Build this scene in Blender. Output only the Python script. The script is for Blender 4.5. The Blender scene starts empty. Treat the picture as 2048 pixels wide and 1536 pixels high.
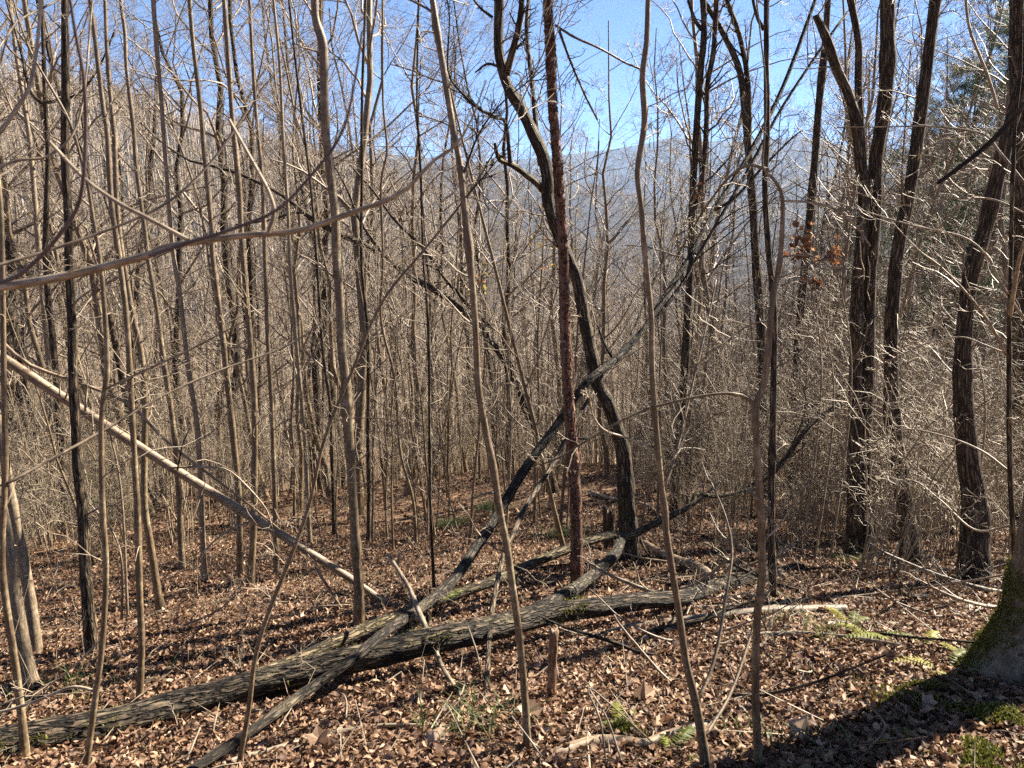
import bpy, math, random
import numpy as np
from mathutils import Vector

R = math.radians
random.seed(7)
RNG = np.random.default_rng(11)
SC = bpy.context.scene
COL = SC.collection

# ------------------------------------------------------------------ camera, sky, sun, exposure
PITCH = R(11.7)
EYE = np.array([0.0, 0.0, 1.6])
FPX = 1536.0
cam_d = bpy.data.cameras.new('camera')
cam_d.lens = 27.0
cam_d.sensor_width = 36.0
cam_d.clip_start = 0.05
cam_d.clip_end = 40000
cam_d.dof.use_dof = True
cam_d.dof.focus_distance = 7.0
cam_d.dof.aperture_fstop = 11.0
cam = bpy.data.objects.new('camera', cam_d)
COL.objects.link(cam)
cam.location = EYE
cam.rotation_euler = (math.pi / 2 - PITCH, 0, 0)
SC.camera = cam

SUN_AZ, SUN_EL = R(59), R(37)          # azimuth to the right of straight ahead
world = bpy.data.worlds.new('World')
SC.world = world
world.use_nodes = True
wn = world.node_tree
wn.nodes.clear()
w_out = wn.nodes.new('ShaderNodeOutputWorld')
w_bg = wn.nodes.new('ShaderNodeBackground')
w_sky = wn.nodes.new('ShaderNodeTexSky')
w_sky.sky_type = 'NISHITA'
w_sky.sun_disc = False
w_sky.sun_elevation = SUN_EL
w_sky.sun_rotation = SUN_AZ
w_sky.altitude = 1500
w_sky.air_density = 0.36
w_sky.dust_density = 0.0
w_sky.ozone_density = 3.0
w_bg.inputs['Strength'].default_value = 0.05
wn.links.new(w_sky.outputs[0], w_bg.inputs[0])
wn.links.new(w_bg.outputs[0], w_out.inputs[0])

sun_d = bpy.data.lights.new('sun', 'SUN')
sun_d.energy = 5.0
sun_d.angle = R(0.5)
sun_d.color = (1.0, 0.90, 0.74)
sun = bpy.data.objects.new('sun', sun_d)
COL.objects.link(sun)
sdir = Vector((math.sin(SUN_AZ) * math.cos(SUN_EL), math.cos(SUN_AZ) * math.cos(SUN_EL), math.sin(SUN_EL)))
sun.rotation_euler = sdir.to_track_quat('Z', 'Y').to_euler()
sun.location = (20, 20, 40)
SC.view_settings.view_transform = 'Standard'
SC.view_settings.look = 'None'
SC.view_settings.exposure = 2.4
SC.view_settings.gamma = 1.0
SC.view_settings.use_curve_mapping = False
SC.cycles.max_bounces = 5
SC.cycles.diffuse_bounces = 2
SC.cycles.transmission_bounces = 2
SC.cycles.glossy_bounces = 2
SC.cycles.volume_bounces = 1
SC.cycles.use_denoising = False

# ------------------------------------------------------------------ numpy noise and geometry helpers
def hash3(i, j, k):
    n = (i * 73856093) ^ (j * 19349663) ^ (k * 83492791)
    n = (n ^ (n >> 13)) * 1274126177
    n = n ^ (n >> 16)
    return (n & 0xffff) / 65535.0

def vnoise(p):
    """smooth value noise in -1..1 on (...,3) points"""
    p = np.asarray(p, float)
    f = np.floor(p)
    i = f.astype(np.int64)
    t = p - f
    t = t * t * (3 - 2 * t)
    out = 0
    for a in (0, 1):
        for b in (0, 1):
            for c in (0, 1):
                w = (t[..., 0] if a else 1 - t[..., 0]) * (t[..., 1] if b else 1 - t[..., 1]) * (t[..., 2] if c else 1 - t[..., 2])
                out = out + w * hash3(i[..., 0] + a, i[..., 1] + b, i[..., 2] + c)
    return out * 2 - 1

def n2(x, y, s, o=0.0):
    x, y = np.broadcast_arrays(np.asarray(x, float), np.asarray(y, float))
    return vnoise(np.stack([x * s + o, y * s + o * 1.7, np.full_like(x, o + 0.5)], -1))

def sstep(a, b, x):
    t = np.clip((x - a) / (b - a), 0, 1)
    return t * t * (3 - 2 * t)

TY = [-200, -30, -10, 0, 2, 4, 6, 8, 12, 16, 20, 30, 45, 80, 150, 300, 600, 1200, 20000]
TD = [-30, -4.5, -.4, 1.6, 1.75, 2.36, 2.95, 3.5, 4.4, 5.35, 6.55, 10.4, 15.3, 26, 42, 62, 85, 98, 98]
RY = [-200, 8, 9, 12, 20, 30, 40, 44, 60, 80, 150, 300, 600, 1200, 20000]
RD = [-30, 3.5, 3.95, 4.75, 6.0, 7.2, 8.45, 8.9, 13, 19, 38, 62, 85, 98, 98]

def ang(px):                                   # azimuth of an image column near the horizon
    return math.atan((px - 1024) / FPX / math.cos(PITCH))
RIDGES = [
    # crest radius, half width, [(column, elevation in degrees)]
    (900, 420, [(-3500, 6), (-1200, 9), (0, 8.6), (120, 8.3), (300, 7.1), (450, 5.8), (600, 4.6), (800, 2.6), (1000, 0.3), (1200, -2), (2400, -2), (5200, 4)]),
    (2500, 900, [(-3500, 4), (0, 5.0), (300, 5.4), (560, 5.0), (700, 4.5), (860, 4.25), (1000, 3.9), (1130, 3.2), (1300, 2.0), (1500, 1.7), (1800, 3.2), (2300, 5.0), (5200, 4)]),
    (5600, 1700, [(-3500, 4), (0, 4.7), (400, 4.6), (700, 4.7), (1000, 4.4), (1130, 4.9), (1220, 5.2), (1320, 5.7), (1400, 5.5), (1480, 5.6), (1570, 5.75), (1640, 5.2), (1760, 4.7), (2100, 5.0), (5200, 3)]),
]

def ground_z(X, Y):
    X = np.asarray(X, float); Y = np.asarray(Y, float)
    D = np.interp(Y, TY, TD)
    Dr = np.interp(Y, RY, RD)
    w = sstep(.22, .5, X / np.maximum(np.abs(Y), 1e-3)) * sstep(7.5, 10, Y)
    D = D * (1 - w) + Dr * w
    D = D - 0.09 * np.clip(X, -12, 1.5) * sstep(0.5, 3.5, Y)
    r = np.hypot(X, Y)
    z = 1.6 - D
    z = z + 0.05 * n2(X, Y, 0.9, 3.1) + 0.14 * n2(X, Y, .27, 8.3) * sstep(3, 9, r) + 1.2 * n2(X, Y, .03, 1.2) * sstep(45, 130, r)
    far = sstep(120, 420, r)
    if np.any(far > 0):
        az = np.arctan2(X, Y)
        for (Rc, W, prof) in RIDGES:
            a = np.array([ang(p[0]) for p in prof]); e = np.array([p[1] for p in prof])
            if True:
                el = np.interp(az, a, e)
            el = el + 0.12 * n2(az * 30, az * 0, 1.0, Rc * .01) + .06 * n2(az * 90, az * 0, 1.0, Rc * .02)
            crest = 1.6 + np.tan(np.radians(el)) * Rc
            prof_r = np.exp(-((r - Rc) / W) ** 2)
            h = -97 + (crest + 97) * prof_r
            h = h + prof_r * W * .05 * n2(X, Y, 3.0 / W, Rc * .03) * sstep(0, W * .35, np.abs(r - Rc))
            z = z * (1 - far) + np.maximum(z, h) * far
    return z

FW = np.array([0, math.cos(PITCH), -math.sin(PITCH)])
UP = np.array([0, math.sin(PITCH), math.cos(PITCH)])
def ray(px, py):
    return FW + np.array([(px - 1024) / FPX, 0, 0]) + UP * ((768 - py) / FPX)
def P(px, py, Y):                              # the point seen at that pixel, Y metres ahead
    d = ray(px, py)
    return EYE + d * (Y / d[1])
_T = np.concatenate([np.linspace(1.0, 30, 900), np.linspace(30, 90, 400)])
def GP(px, py):                                # where that line of sight meets the ground
    d = ray(px, py)
    q = EYE + d[None] * (_T / d[1])[:, None]
    b = q[:, 2] - ground_z(q[:, 0], q[:, 1])
    k = np.argmax(b < 0)
    if b[k] >= 0:
        k = len(_T) - 1
    if k == 0:
        return q[0]
    f = b[k - 1] / (b[k - 1] - b[k])
    return q[k - 1] + (q[k] - q[k - 1]) * f
def depth(p):
    return (np.asarray(p) - EYE) @ FW
def PX(p):
    q = np.asarray(p, float) - EYE
    z = q @ FW
    return 1024 + FPX * q[..., 0] / z, 768 - FPX * (q @ UP) / z

# ------------------------------------------------------------------ mesh building
def mesh_obj(name, V, F, mat, parent=None, attrs=None, smooth=True, mesh_only=False):
    """V (n,3); F list of (m,k) index arrays"""
    me = bpy.data.meshes.new(name)
    V = np.ascontiguousarray(V, dtype=np.float32)
    if not isinstance(F, (list, tuple)):
        F = [F]
    F = [np.asarray(f, dtype=np.int32) for f in F if len(f)]
    tot = sum(f.size for f in F)
    npoly = sum(len(f) for f in F)
    me.vertices.add(len(V)); me.vertices.foreach_set('co', V.ravel())
    me.loops.add(tot); me.polygons.add(npoly)
    me.loops.foreach_set('vertex_index', np.concatenate([f.ravel() for f in F]))
    st, s = [], 0
    for f in F:
        st.append(s + np.arange(len(f), dtype=np.int32) * f.shape[1]); s += f.size
    me.polygons.foreach_set('loop_start', np.concatenate(st).astype(np.int32))
    me.polygons.foreach_set('loop_total', np.concatenate([np.full(len(f), f.shape[1], np.int32) for f in F]))
    me.polygons.foreach_set('use_smooth', np.full(npoly, smooth))
    for k, a in (attrs or {}).items():
        a = np.asarray(a, dtype=np.float32)
        if a.ndim == 1:
            me.attributes.new(k, 'FLOAT', 'POINT').data.foreach_set('value', a)
        else:
            me.attributes.new(k, 'FLOAT_VECTOR', 'POINT').data.foreach_set('vector', a.ravel())
    me.update(calc_edges=True)
    me.validate()
    me.materials.append(mat)
    if mesh_only:
        return me
    o = bpy.data.objects.new(name, me)
    COL.objects.link(o)
    if parent is not None:
        o.parent = parent
    return o

def norm(a):
    return a / np.maximum(np.linalg.norm(a, axis=-1, keepdims=True), 1e-9)

class Tubes:
    """collects tapered tubes; all tubes of one (points, sides) shape are built at once"""
    def __init__(self): self.g = {}
    def add(self, Pn, Rn, S=3, rough=0.0, cap=False):
        Pn = np.asarray(Pn, float); Rn = np.asarray(Rn, float)
        if Pn.ndim == 2: Pn, Rn = Pn[None], Rn[None]
        if cap:
            Pn = np.concatenate([Pn[:, :1], Pn[:, :1], Pn, Pn[:, -1:], Pn[:, -1:]], 1)
            Rn = np.concatenate([Rn[:, :1] * 0, Rn[:, :1] * .93, Rn, Rn[:, -1:] * .93, Rn[:, -1:] * 0], 1)
        self.g.setdefault((Pn.shape[1], S, rough), []).append((Pn, Rn)); return self
    def arrays(self, origin=(0, 0, 0)):
        Vs, Fs, Bs, off = [], [], [], 0
        for (K, S, rough), L in self.g.items():
            Pn = np.concatenate([a for a, _ in L]); Rn = np.concatenate([b for _, b in L])
            N = len(Pn)
            t = np.empty_like(Pn)
            t[:, 1:-1] = Pn[:, 2:] - Pn[:, :-2]; t[:, 0] = Pn[:, 1] - Pn[:, 0]; t[:, -1] = Pn[:, -1] - Pn[:, -2]
            ov = norm(Pn[:, -1] - Pn[:, 0])
            bad = np.linalg.norm(t, axis=-1) < 1e-7
            t = np.where(bad[..., None], ov[:, None], t)
            t = norm(t)
            ref = np.where((np.abs(ov[:, 2]) > .75)[:, None], np.array([1., 0, 0]), np.array([0, 0, 1.]))
            u = norm(np.cross(ref[:, None], t)); v = np.cross(t, u)
            seg = np.linalg.norm(np.diff(Pn, axis=1), axis=-1)
            arc = np.concatenate([np.zeros((N, 1)), np.cumsum(seg, 1)], 1)
            th = np.arange(S) * 2 * math.pi / S
            c, s = np.cos(th), np.sin(th)
            rr = Rn[:, :, None] * np.ones(S)
            seed = (np.arange(N) * 3.71 + RNG.random() * 50)[:, None, None]
            rm = np.maximum(Rn.max(1), .004)[:, None, None]
            bx = rm * c + seed * 0; by = rm * s + seed * 0
            bk = np.stack([bx * np.ones((N, K, S)) + seed, by * np.ones((N, K, S)), arc[:, :, None] * np.ones((N, K, S)) + seed], -1)
            if rough > 0:
                q = bk / rm[..., None] * np.array([1.0, 1.0, .35])
                nz = vnoise(q * 1.3 + 9) * .6 + vnoise(q * np.array([5.5, 5.5, 3]) + 3) * .45 + vnoise(q * np.array([11, 11, 4.])) * .25
                rr = rr * (1 + rough * nz)
            V = Pn[:, :, None] + rr[..., None] * (c[None, None, :, None] * u[:, :, None] + s[None, None, :, None] * v[:, :, None])
            idx = np.arange(N * K * S).reshape(N, K, S)
            a = idx[:, :-1]; b = idx[:, 1:]
            F = np.stack([a, np.roll(a, -1, 2), np.roll(b, -1, 2), b], -1).reshape(-1, 4)
            Vs.append(V.reshape(-1, 3)); Fs.append(F + off); Bs.append(bk.reshape(-1, 3)); off += N * K * S
        return np.concatenate(Vs) - np.asarray(origin), np.concatenate(Fs), np.concatenate(Bs)
    def build(self, name, mat, parent=None, origin=(0, 0, 0), mesh_only=False):
        V, F, B = self.arrays(origin)
        return mesh_obj(name, V, F, mat, parent, {'bk': B}, mesh_only=mesh_only)

def spline(pts, K):
    """Catmull-Rom through rows of pts, resampled evenly to K rows (first three columns are the position)"""
    pts = np.asarray(pts, float)
    if len(pts) == 2:
        t = np.linspace(0, 1, K)[:, None]
        return pts[0] * (1 - t) + pts[1] * t
    q = np.vstack([2 * pts[0] - pts[1], pts, 2 * pts[-1] - pts[-2]])
    out = []
    for i in range(1, len(q) - 2):
        t = np.linspace(0, 1, 16, endpoint=False)[:, None]
        a, b, c, d = q[i - 1], q[i], q[i + 1], q[i + 2]
        out.append(.5 * ((2 * b) + (c - a) * t + (2 * a - 5 * b + 4 * c - d) * t ** 2 + (3 * b - a - 3 * c + d) * t ** 3))
    out = np.vstack(out + [pts[-1:]])
    s = np.concatenate([[0], np.cumsum(np.linalg.norm(np.diff(out[:, :3], axis=0), axis=1))])
    e = np.linspace(0, s[-1], K)
    return np.stack([np.interp(e, s, out[:, k]) for k in range(out.shape[1])], 1)

def sprout(Pp, Rp, n, t0, t1, length, angle, K=4, rfac=.55, rmax=9, curl=.25, up=.25, rmin=.0012, tip=.35, rng=RNG):
    """n children on every parent tube; length is a fraction of the parent's length (scalar or (lo,hi))"""
    N, Kp, _ = Pp.shape
    par = np.repeat(np.arange(N), n); M = len(par)
    if M == 0: return np.zeros((0, K, 3)), np.zeros((0, K))
    t = t0 + (t1 - t0) * rng.random(M)
    f = t * (Kp - 1); i = np.clip(f.astype(int), 0, Kp - 2); w = (f - i)[:, None]
    pos = Pp[par, i] * (1 - w) + Pp[par, i + 1] * w
    rad = Rp[par, i] * (1 - w[:, 0]) + Rp[par, i + 1] * w[:, 0]
    tg = norm(Pp[par, i + 1] - Pp[par, i])
    rv = norm(rng.normal(size=(M, 3)))
    side = norm(np.cross(tg, rv))
    a = R(angle) * (0.7 + .6 * rng.random(M))[:, None]
    d = tg * np.cos(a) + side * np.sin(a)
    d = norm(d + np.array([0, 0, up]))
    L = np.linalg.norm(Pp[:, -1] - Pp[:, 0], axis=1)[par]
    lo, hi = (length if isinstance(length, tuple) else (length * .6, length * 1.3))
    L = L * (lo + (hi - lo) * rng.random(M)) * (1 - .45 * t)
    cur = pos; out = [pos]
    bend = norm(rng.normal(size=(M, 3))) * curl
    for k in range(K - 1):
        out.append(out[-1] + d * (L / (K - 1))[:, None])
        d = norm(d + bend / (K - 1) + rng.normal(size=(M, 3)) * curl * .5 + np.array([0, 0, up * .3]))
    r0 = np.minimum(rad * rfac, rmax)
    rr = r0[:, None] * np.linspace(1, tip, K)[None]
    return np.stack(out, 1), np.maximum(rr, rmin)

# ------------------------------------------------------------------ materials
def NG(name):
    m = bpy.data.materials.new(name); m.use_nodes = True
    nt = m.node_tree; nt.nodes.clear()
    out = nt.nodes.new('ShaderNodeOutputMaterial')
    bs = nt.nodes.new('ShaderNodeBsdfPrincipled')
    nt.links.new(bs.outputs[0], out.inputs[0])
    bs.inputs['Roughness'].default_value = .8
    bs.inputs['Specular IOR Level'].default_value = .3
    return m, nt, bs, out
def N_(nt, t, **kw):
    n = nt.nodes.new(t)
    for k, v in kw.items():
        if k in n.inputs: n.inputs[k].default_value = v
        else: setattr(n, k, v)
    return n
def ramp(nt, src, stops):
    r = nt.nodes.new('ShaderNodeValToRGB')
    e = r.color_ramp.elements
    while len(e) < len(stops): e.new(.5)
    for el, (p, c) in zip(e, stops):
        el.position = p; el.color = (*c, 1)
    nt.links.new(src, r.inputs[0]); return r
def mixc(nt, fac, a, b):
    m = nt.nodes.new('ShaderNodeMix'); m.data_type = 'RGBA'
    for s, v in ((0, fac), (6, a), (7, b)):
        if isinstance(v, (tuple, list)): m.inputs[s].default_value = (*v, 1)
        elif isinstance(v, (int, float)): m.inputs[s].default_value = v
        else: nt.links.new(v, m.inputs[s])
    return m.outputs[2]
def coords(nt, scale, attr='bk'):
    if attr:
        a = nt.nodes.new('ShaderNodeAttribute'); a.attribute_name = attr; src = a.outputs['Vector']
    else:
        a = nt.nodes.new('ShaderNodeTexCoord'); src = a.outputs['Object']
    mp = nt.nodes.new('ShaderNodeMapping'); mp.inputs['Scale'].default_value = scale
    nt.links.new(src, mp.inputs[0]); return mp.outputs[0]
def noise(nt, vec, scale, detail=3, rough=.6, dist=0):
    n = N_(nt, 'ShaderNodeTexNoise'); n.inputs['Scale'].default_value = scale
    n.inputs['Detail'].default_value = detail; n.inputs['Roughness'].default_value = rough
    n.inputs['Distortion'].default_value = dist
    nt.links.new(vec, n.inputs['Vector']); return n.outputs['Fac']
def bump(nt, bs, h, strength, dist):
    b = N_(nt, 'ShaderNodeBump'); b.inputs['Strength'].default_value = strength; b.inputs['Distance'].default_value = dist
    nt.links.new(h, b.inputs['Height']); nt.links.new(b.outputs[0], bs.inputs['Normal'])

def bark(name, dark, mid, light, furrow=25, ring=0.0, moss=0.0, lichen=0.3, bstr=.8, bdist=.01, mosscol=(.10, .12, .02), plates=0):
    m, nt, bs, out = NG(name)
    v1 = coords(nt, (furrow, furrow, furrow * .24))
    a = noise(nt, v1, 1.0, 5, .65, .6)
    v2 = coords(nt, (7, 7, 5))
    b = noise(nt, v2, 1.0, 4, .6)
    v3 = coords(nt, (6, 6, 45))
    c = noise(nt, v3, 1.0, 3, .6)
    base = ramp(nt, a, [(.36, dark), (.5, mid), (.64, light)]).outputs[0]
    hh = a
    if plates:
        vp = coords(nt, (plates, plates, plates * .22))
        wob = N_(nt, 'ShaderNodeTexNoise'); wob.inputs['Scale'].default_value = 1.6; nt.links.new(vp, wob.inputs['Vector'])
        va = N_(nt, 'ShaderNodeVectorMath', operation='MULTIPLY_ADD'); va.inputs[1].default_value = (1.2, 1.2, 1.2)
        nt.links.new(wob.outputs['Color'], va.inputs[0]); nt.links.new(vp, va.inputs[2])
        vo = N_(nt, 'ShaderNodeTexVoronoi', feature='DISTANCE_TO_EDGE'); vo.inputs['Scale'].default_value = 1.0
        nt.links.new(va.outputs[0], vo.inputs['Vector'])
        cr = ramp(nt, vo.outputs['Distance'], [(.02, (0, 0, 0)), (.22, (1, 1, 1))]).outputs[0]
        base = mixc(nt, cr, tuple(x * .6 for x in dark), base)
        ad0 = N_(nt, 'ShaderNodeMath', operation='MULTIPLY_ADD'); ad0.inputs[1].default_value = .45
        nt.links.new(a, ad0.inputs[0]); nt.links.new(cr, ad0.inputs[2]); hh = ad0.outputs[0]
    lich = ramp(nt, b, [(.52, (0, 0, 0)), (.68, (1, 1, 1))]).outputs[0]
    lm = N_(nt, 'ShaderNodeMath', operation='MULTIPLY'); lm.inputs[1].default_value = lichen
    nt.links.new(lich, lm.inputs[0])
    col = mixc(nt, lm.outputs[0], base, (.38, .32, .20))
    if ring > 0:
        rg = ramp(nt, c, [(.42, (0, 0, 0)), (.55, (1, 1, 1))]).outputs[0]
        rm = N_(nt, 'ShaderNodeMath', operation='MULTIPLY'); rm.inputs[1].default_value = ring
        nt.links.new(rg, rm.inputs[0])
        col = mixc(nt, rm.outputs[0], col, tuple(x * .55 for x in mid))
        ad = N_(nt, 'ShaderNodeMath', operation='ADD'); nt.links.new(a, ad.inputs[0]); nt.links.new(c, ad.inputs[1]); hh = ad.outputs[0]
    if moss > 0:
        d = noise(nt, coords(nt, (9, 9, 4)), 1.0, 5, .7)
        mr = ramp(nt, d, [(.62 - .25 * moss, (0, 0, 0)), (.72 - .25 * moss, (1, 1, 1))]).outputs[0]
        e = noise(nt, coords(nt, (160, 160, 160)), 1.0, 2, .5)
        mc = ramp(nt, e, [(.35, tuple(x * .5 for x in mosscol)), (.65, mosscol)]).outputs[0]
        col = mixc(nt, mr, col, mc)
    nt.links.new(col, bs.inputs['Base Color'])
    bs.inputs['Roughness'].default_value = .75 if plates else .58; bs.inputs['Specular IOR Level'].default_value = .25 if plates else .5
    bump(nt, bs, hh, bstr, bdist)
    return m

M = {}
M['young'] = bark('young_bark', (.05, .034, .019), (.13, .09, .05), (.25, .18, .105), furrow=55, ring=.55, lichen=.6, bstr=.5, bdist=.004)
M['pale'] = bark('pale_bark', (.09, .067, .044), (.20, .152, .10), (.34, .265, .18), furrow=60, ring=.45, lichen=.4, bstr=.5, bdist=.004)
M['dark'] = bark('dark_bark', (.03, .021, .013), (.10, .072, .046), (.20, .148, .097), furrow=42, lichen=.2, bstr=1.0, bdist=.015, plates=26)
M['darkmoss'] = bark('mossy_bark', (.028, .021, .014), (.10, .075, .05), (.21, .16, .11), furrow=38, lichen=.2, moss=.12, bstr=1.0, bdist=.018, plates=24)
M['log'] = bark('fallen_log_bark', (.008, .006, .004), (.06, .044, .03), (.16, .122, .082), furrow=50, lichen=.25, moss=.0, bstr=1.0, bdist=.03, plates=34)
M['logmoss'] = bark('mossy_log_bark', (.02, .015, .008), (.10, .075, .04), (.24, .185, .11), furrow=46, lichen=.25, moss=.16, bstr=.9, bdist=.014, plates=40)
M['dead'] = bark('dead_wood', (.05, .037, .026), (.15, .115, .08), (.28, .225, .165), furrow=60, lichen=.5, bstr=.8, bdist=.006)
M['lean'] = bark('salmon_bark', (.09, .06, .036), (.20, .138, .085), (.33, .24, .155), furrow=48, ring=.3, lichen=.3, bstr=.6, bdist=.004)
M['lichen'] = bark('lichen_bark', (.010, .008, .006), (.042, .032, .023), (.10, .077, .054), furrow=46, lichen=.2, bstr=1.0, bdist=.012, plates=38)
M['red'] = bark('red_flaking_bark', (.03, .014, .009), (.10, .05, .033), (.20, .11, .075), furrow=40, lichen=.1, bstr=1.0, bdist=.012)
M['rot'] = bark('rotten_wood', (.04, .022, .012), (.14, .078, .042), (.28, .18, .11), furrow=60, lichen=.1, bstr=1.0, bdist=.008)
M['twig'] = bark('twig_bark', (.06, .043, .029), (.18, .136, .092), (.34, .268, .188), furrow=90, lichen=.15, bstr=.2, bdist=.002)
M['twigfar'] = bark('distant_twigs', (.07, .051, .036), (.195, .148, .105), (.34, .272, .20), furrow=20, lichen=.1, bstr=.1, bdist=.002)
M['tan'] = bark('tan_cane', (.10, .074, .048), (.235, .182, .122), (.41, .335, .24), furrow=90, lichen=.15, bstr=.2, bdist=.002)
M['purple'] = bark('purple_twig', (.035, .024, .026), (.07, .048, .05), (.12, .09, .085), furrow=90, lichen=.05, bstr=.2, bdist=.002)

def leafmat(name, stops, trans=.3, rough=.55, spec=.35):
    m, nt, bs, out = NG(name)
    a = nt.nodes.new('ShaderNodeAttribute'); a.attribute_name = 'rnd'
    r = ramp(nt, a.outputs['Fac'], stops)
    v = coords(nt, (60, 60, 60), None)
    n = noise(nt, v, 1.0, 2)
    mul = ramp(nt, n, [(.3, (.72, .70, .68)), (.7, (1.12, 1.08, 1.05))])
    mm = nt.nodes.new('ShaderNodeMix'); mm.data_type = 'RGBA'; mm.blend_type = 'MULTIPLY'; mm.inputs[0].default_value = 1
    nt.links.new(r.outputs[0], mm.inputs[6]); nt.links.new(mul.outputs[0], mm.inputs[7])
    nt.links.new(mm.outputs[2], bs.inputs['Base Color'])
    bs.inputs['Roughness'].default_value = rough
    bs.inputs['Specular IOR Level'].default_value = spec
    tr = nt.nodes.new('ShaderNodeBsdfTranslucent'); nt.links.new(mm.outputs[2], tr.inputs[0])
    mx = nt.nodes.new('ShaderNodeMixShader'); mx.inputs[0].default_value = trans
    nt.links.new(bs.outputs[0], mx.inputs[1]); nt.links.new(tr.outputs[0], mx.inputs[2]); nt.links.new(mx.outputs[0], out.inputs[0])
    return m
M['litter'] = leafmat('dead_leaves', [(0, (.035, .02, .012)), (.24, (.095, .048, .029)), (.48, (.175, .10, .06)), (.68, (.26, .163, .102)), (.85, (.36, .255, .175)), (1, (.52, .43, .34))], .22, .65, .35)
M['orange'] = leafmat('orange_oak_leaves', [(0, (.16, .07, .035)), (.5, (.30, .15, .075)), (1, (.40, .24, .13))], .4)
M['needle'] = leafmat('pine_needles', [(0, (.03, .05, .025)), (.5, (.055, .085, .04)), (1, (.10, .14, .07))], .3)
M['grass'] = leafmat('green_grass', [(0, (.035, .06, .02)), (.5, (.065, .10, .03)), (1, (.16, .17, .06))], .35)
M['fern'] = leafmat('fern_green', [(0, (.06, .09, .012)), (.5, (.14, .17, .02)), (1, (.28, .26, .04))], .35)
M['yellow'] = leafmat('yellow_green_leaves', [(0, (.22, .16, .05)), (.5, (.35, .30, .09)), (1, (.42, .20, .08))], .45)
M['moss'] = leafmat('moss_tufts', [(0, (.05, .055, .01)), (.5, (.12, .13, .02)), (1, (.22, .21, .04))], .25)
M['flake'] = leafmat('bark_flakes', [(0, (.05, .025, .017)), (.6, (.13, .066, .045)), (.92, (.22, .13, .09)), (1, (.38, .30, .24))], .15, .8, .1)

# ground: leaf mould close by, litter, dry grass and woods further off
m, nt, bs, out = NG('forest_floor'); M['ground'] = m
v = coords(nt, (1, 1, 1), None)
nA = noise(nt, v, 16, 6, .72, .3)
nB = noise(nt, v, 0.55, 4, .6)
nC = noise(nt, v, 55, 3, .7)
c1 = ramp(nt, nA, [(.30, (.03, .018, .010)), (.5, (.13, .075, .042)), (.66, (.28, .175, .105)), (.8, (.40, .29, .20))]).outputs[0]
c2 = ramp(nt, nC, [(.35, (.07, .05, .025)), (.6, (.20, .19, .07)), (.75, (.30, .28, .13))]).outputs[0]
gm = ramp(nt, nB, [(.60, (0, 0, 0)), (.72, (.6, .6, .6))]).outputs[0]
nt.links.new(mixc(nt, gm, c1, c2), bs.inputs['Base Color'])
bs.inputs['Roughness'].default_value = .95
bump(nt, bs, nA, 1.0, .05)

m, nt, bs, out = NG('wooded_hillside'); M['hill'] = m
v = coords(nt, (1, 1, .6), None)
nA = noise(nt, v, .09, 6, .75)
nB = noise(nt, v, .006, 4, .6)
c1 = ramp(nt, nA, [(.3, (.015, .013, .012)), (.5, (.042, .036, .032)), (.7, (.09, .076, .064))]).outputs[0]
c2 = ramp(nt, nA, [(.3, (.02, .03, .015)), (.7, (.07, .085, .045))]).outputs[0]
gm = ramp(nt, nB, [(.58, (0, 0, 0)), (.66, (.6, .6, .6))]).outputs[0]
nt.links.new(mixc(nt, gm, c1, c2), bs.inputs['Base Color'])
bs.inputs['Roughness'].default_value = 1
bump(nt, bs, nA, 1.0, 8.0)

m, nt, bs, out = NG('gravel_track'); M['road'] = m
v = coords(nt, (1, 1, 1), None)
nA = noise(nt, v, 12, 5, .7)
nt.links.new(ramp(nt, nA, [(.3, (.22, .21, .20)), (.7, (.42, .41, .40))]).outputs[0], bs.inputs['Base Color'])
bump(nt, bs, nA, .6, .02)

# ------------------------------------------------------------------ scene-graph helpers
def tag(o, label, cat, group=None, kind=None):
    o['label'] = label
    if cat: o['category'] = cat
    if group: o['group'] = group
    if kind: o['kind'] = kind
    return o
def thing(name, loc, label, cat, group=None):
    o = bpy.data.objects.new(name, None); COL.objects.link(o)
    o.location = [float(x) for x in loc]; o.empty_display_size = .2
    return tag(o, label, cat, group)
def dup(root):
    r = root.copy(); COL.objects.link(r)
    for ch in [c for c in KIDS[root.name]]:
        c = ch.copy(); COL.objects.link(c); c.parent = r
    return r
KIDS = {}

# ------------------------------------------------------------------ terrain
def polar(name, radii, nang, mat, lift=0.0):
    a = np.linspace(0, 2 * math.pi, nang, endpoint=False)
    rr, aa = np.meshgrid(radii, a, indexing='ij')
    X = rr * np.sin(aa); Y = rr * np.cos(aa)
    Z = ground_z(X, Y) + lift
    if radii[-1] < 200:
        Z = Z + .012 * vnoise(np.stack([X * 9, Y * 9, X * 0], -1))
    V = np.stack([X, Y, Z], -1).reshape(-1, 3)
    n, k = len(radii), nang
    idx = np.arange(n * k).reshape(n, k)
    A, B = idx[:-1], idx[1:]
    F = np.stack([A, B, np.roll(B, -1, 1), np.roll(A, -1, 1)], -1).reshape(-1, 4)[:, ::-1]
    o = mesh_obj(name, V, F, mat)
    o['kind'] = 'structure'
    return o
polar('ground', np.geomspace(.02, 130, 190), 360, M['ground'])
polar('hills', np.geomspace(129.5, 12000, 170), 420, M['hill'], -.02)

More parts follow.
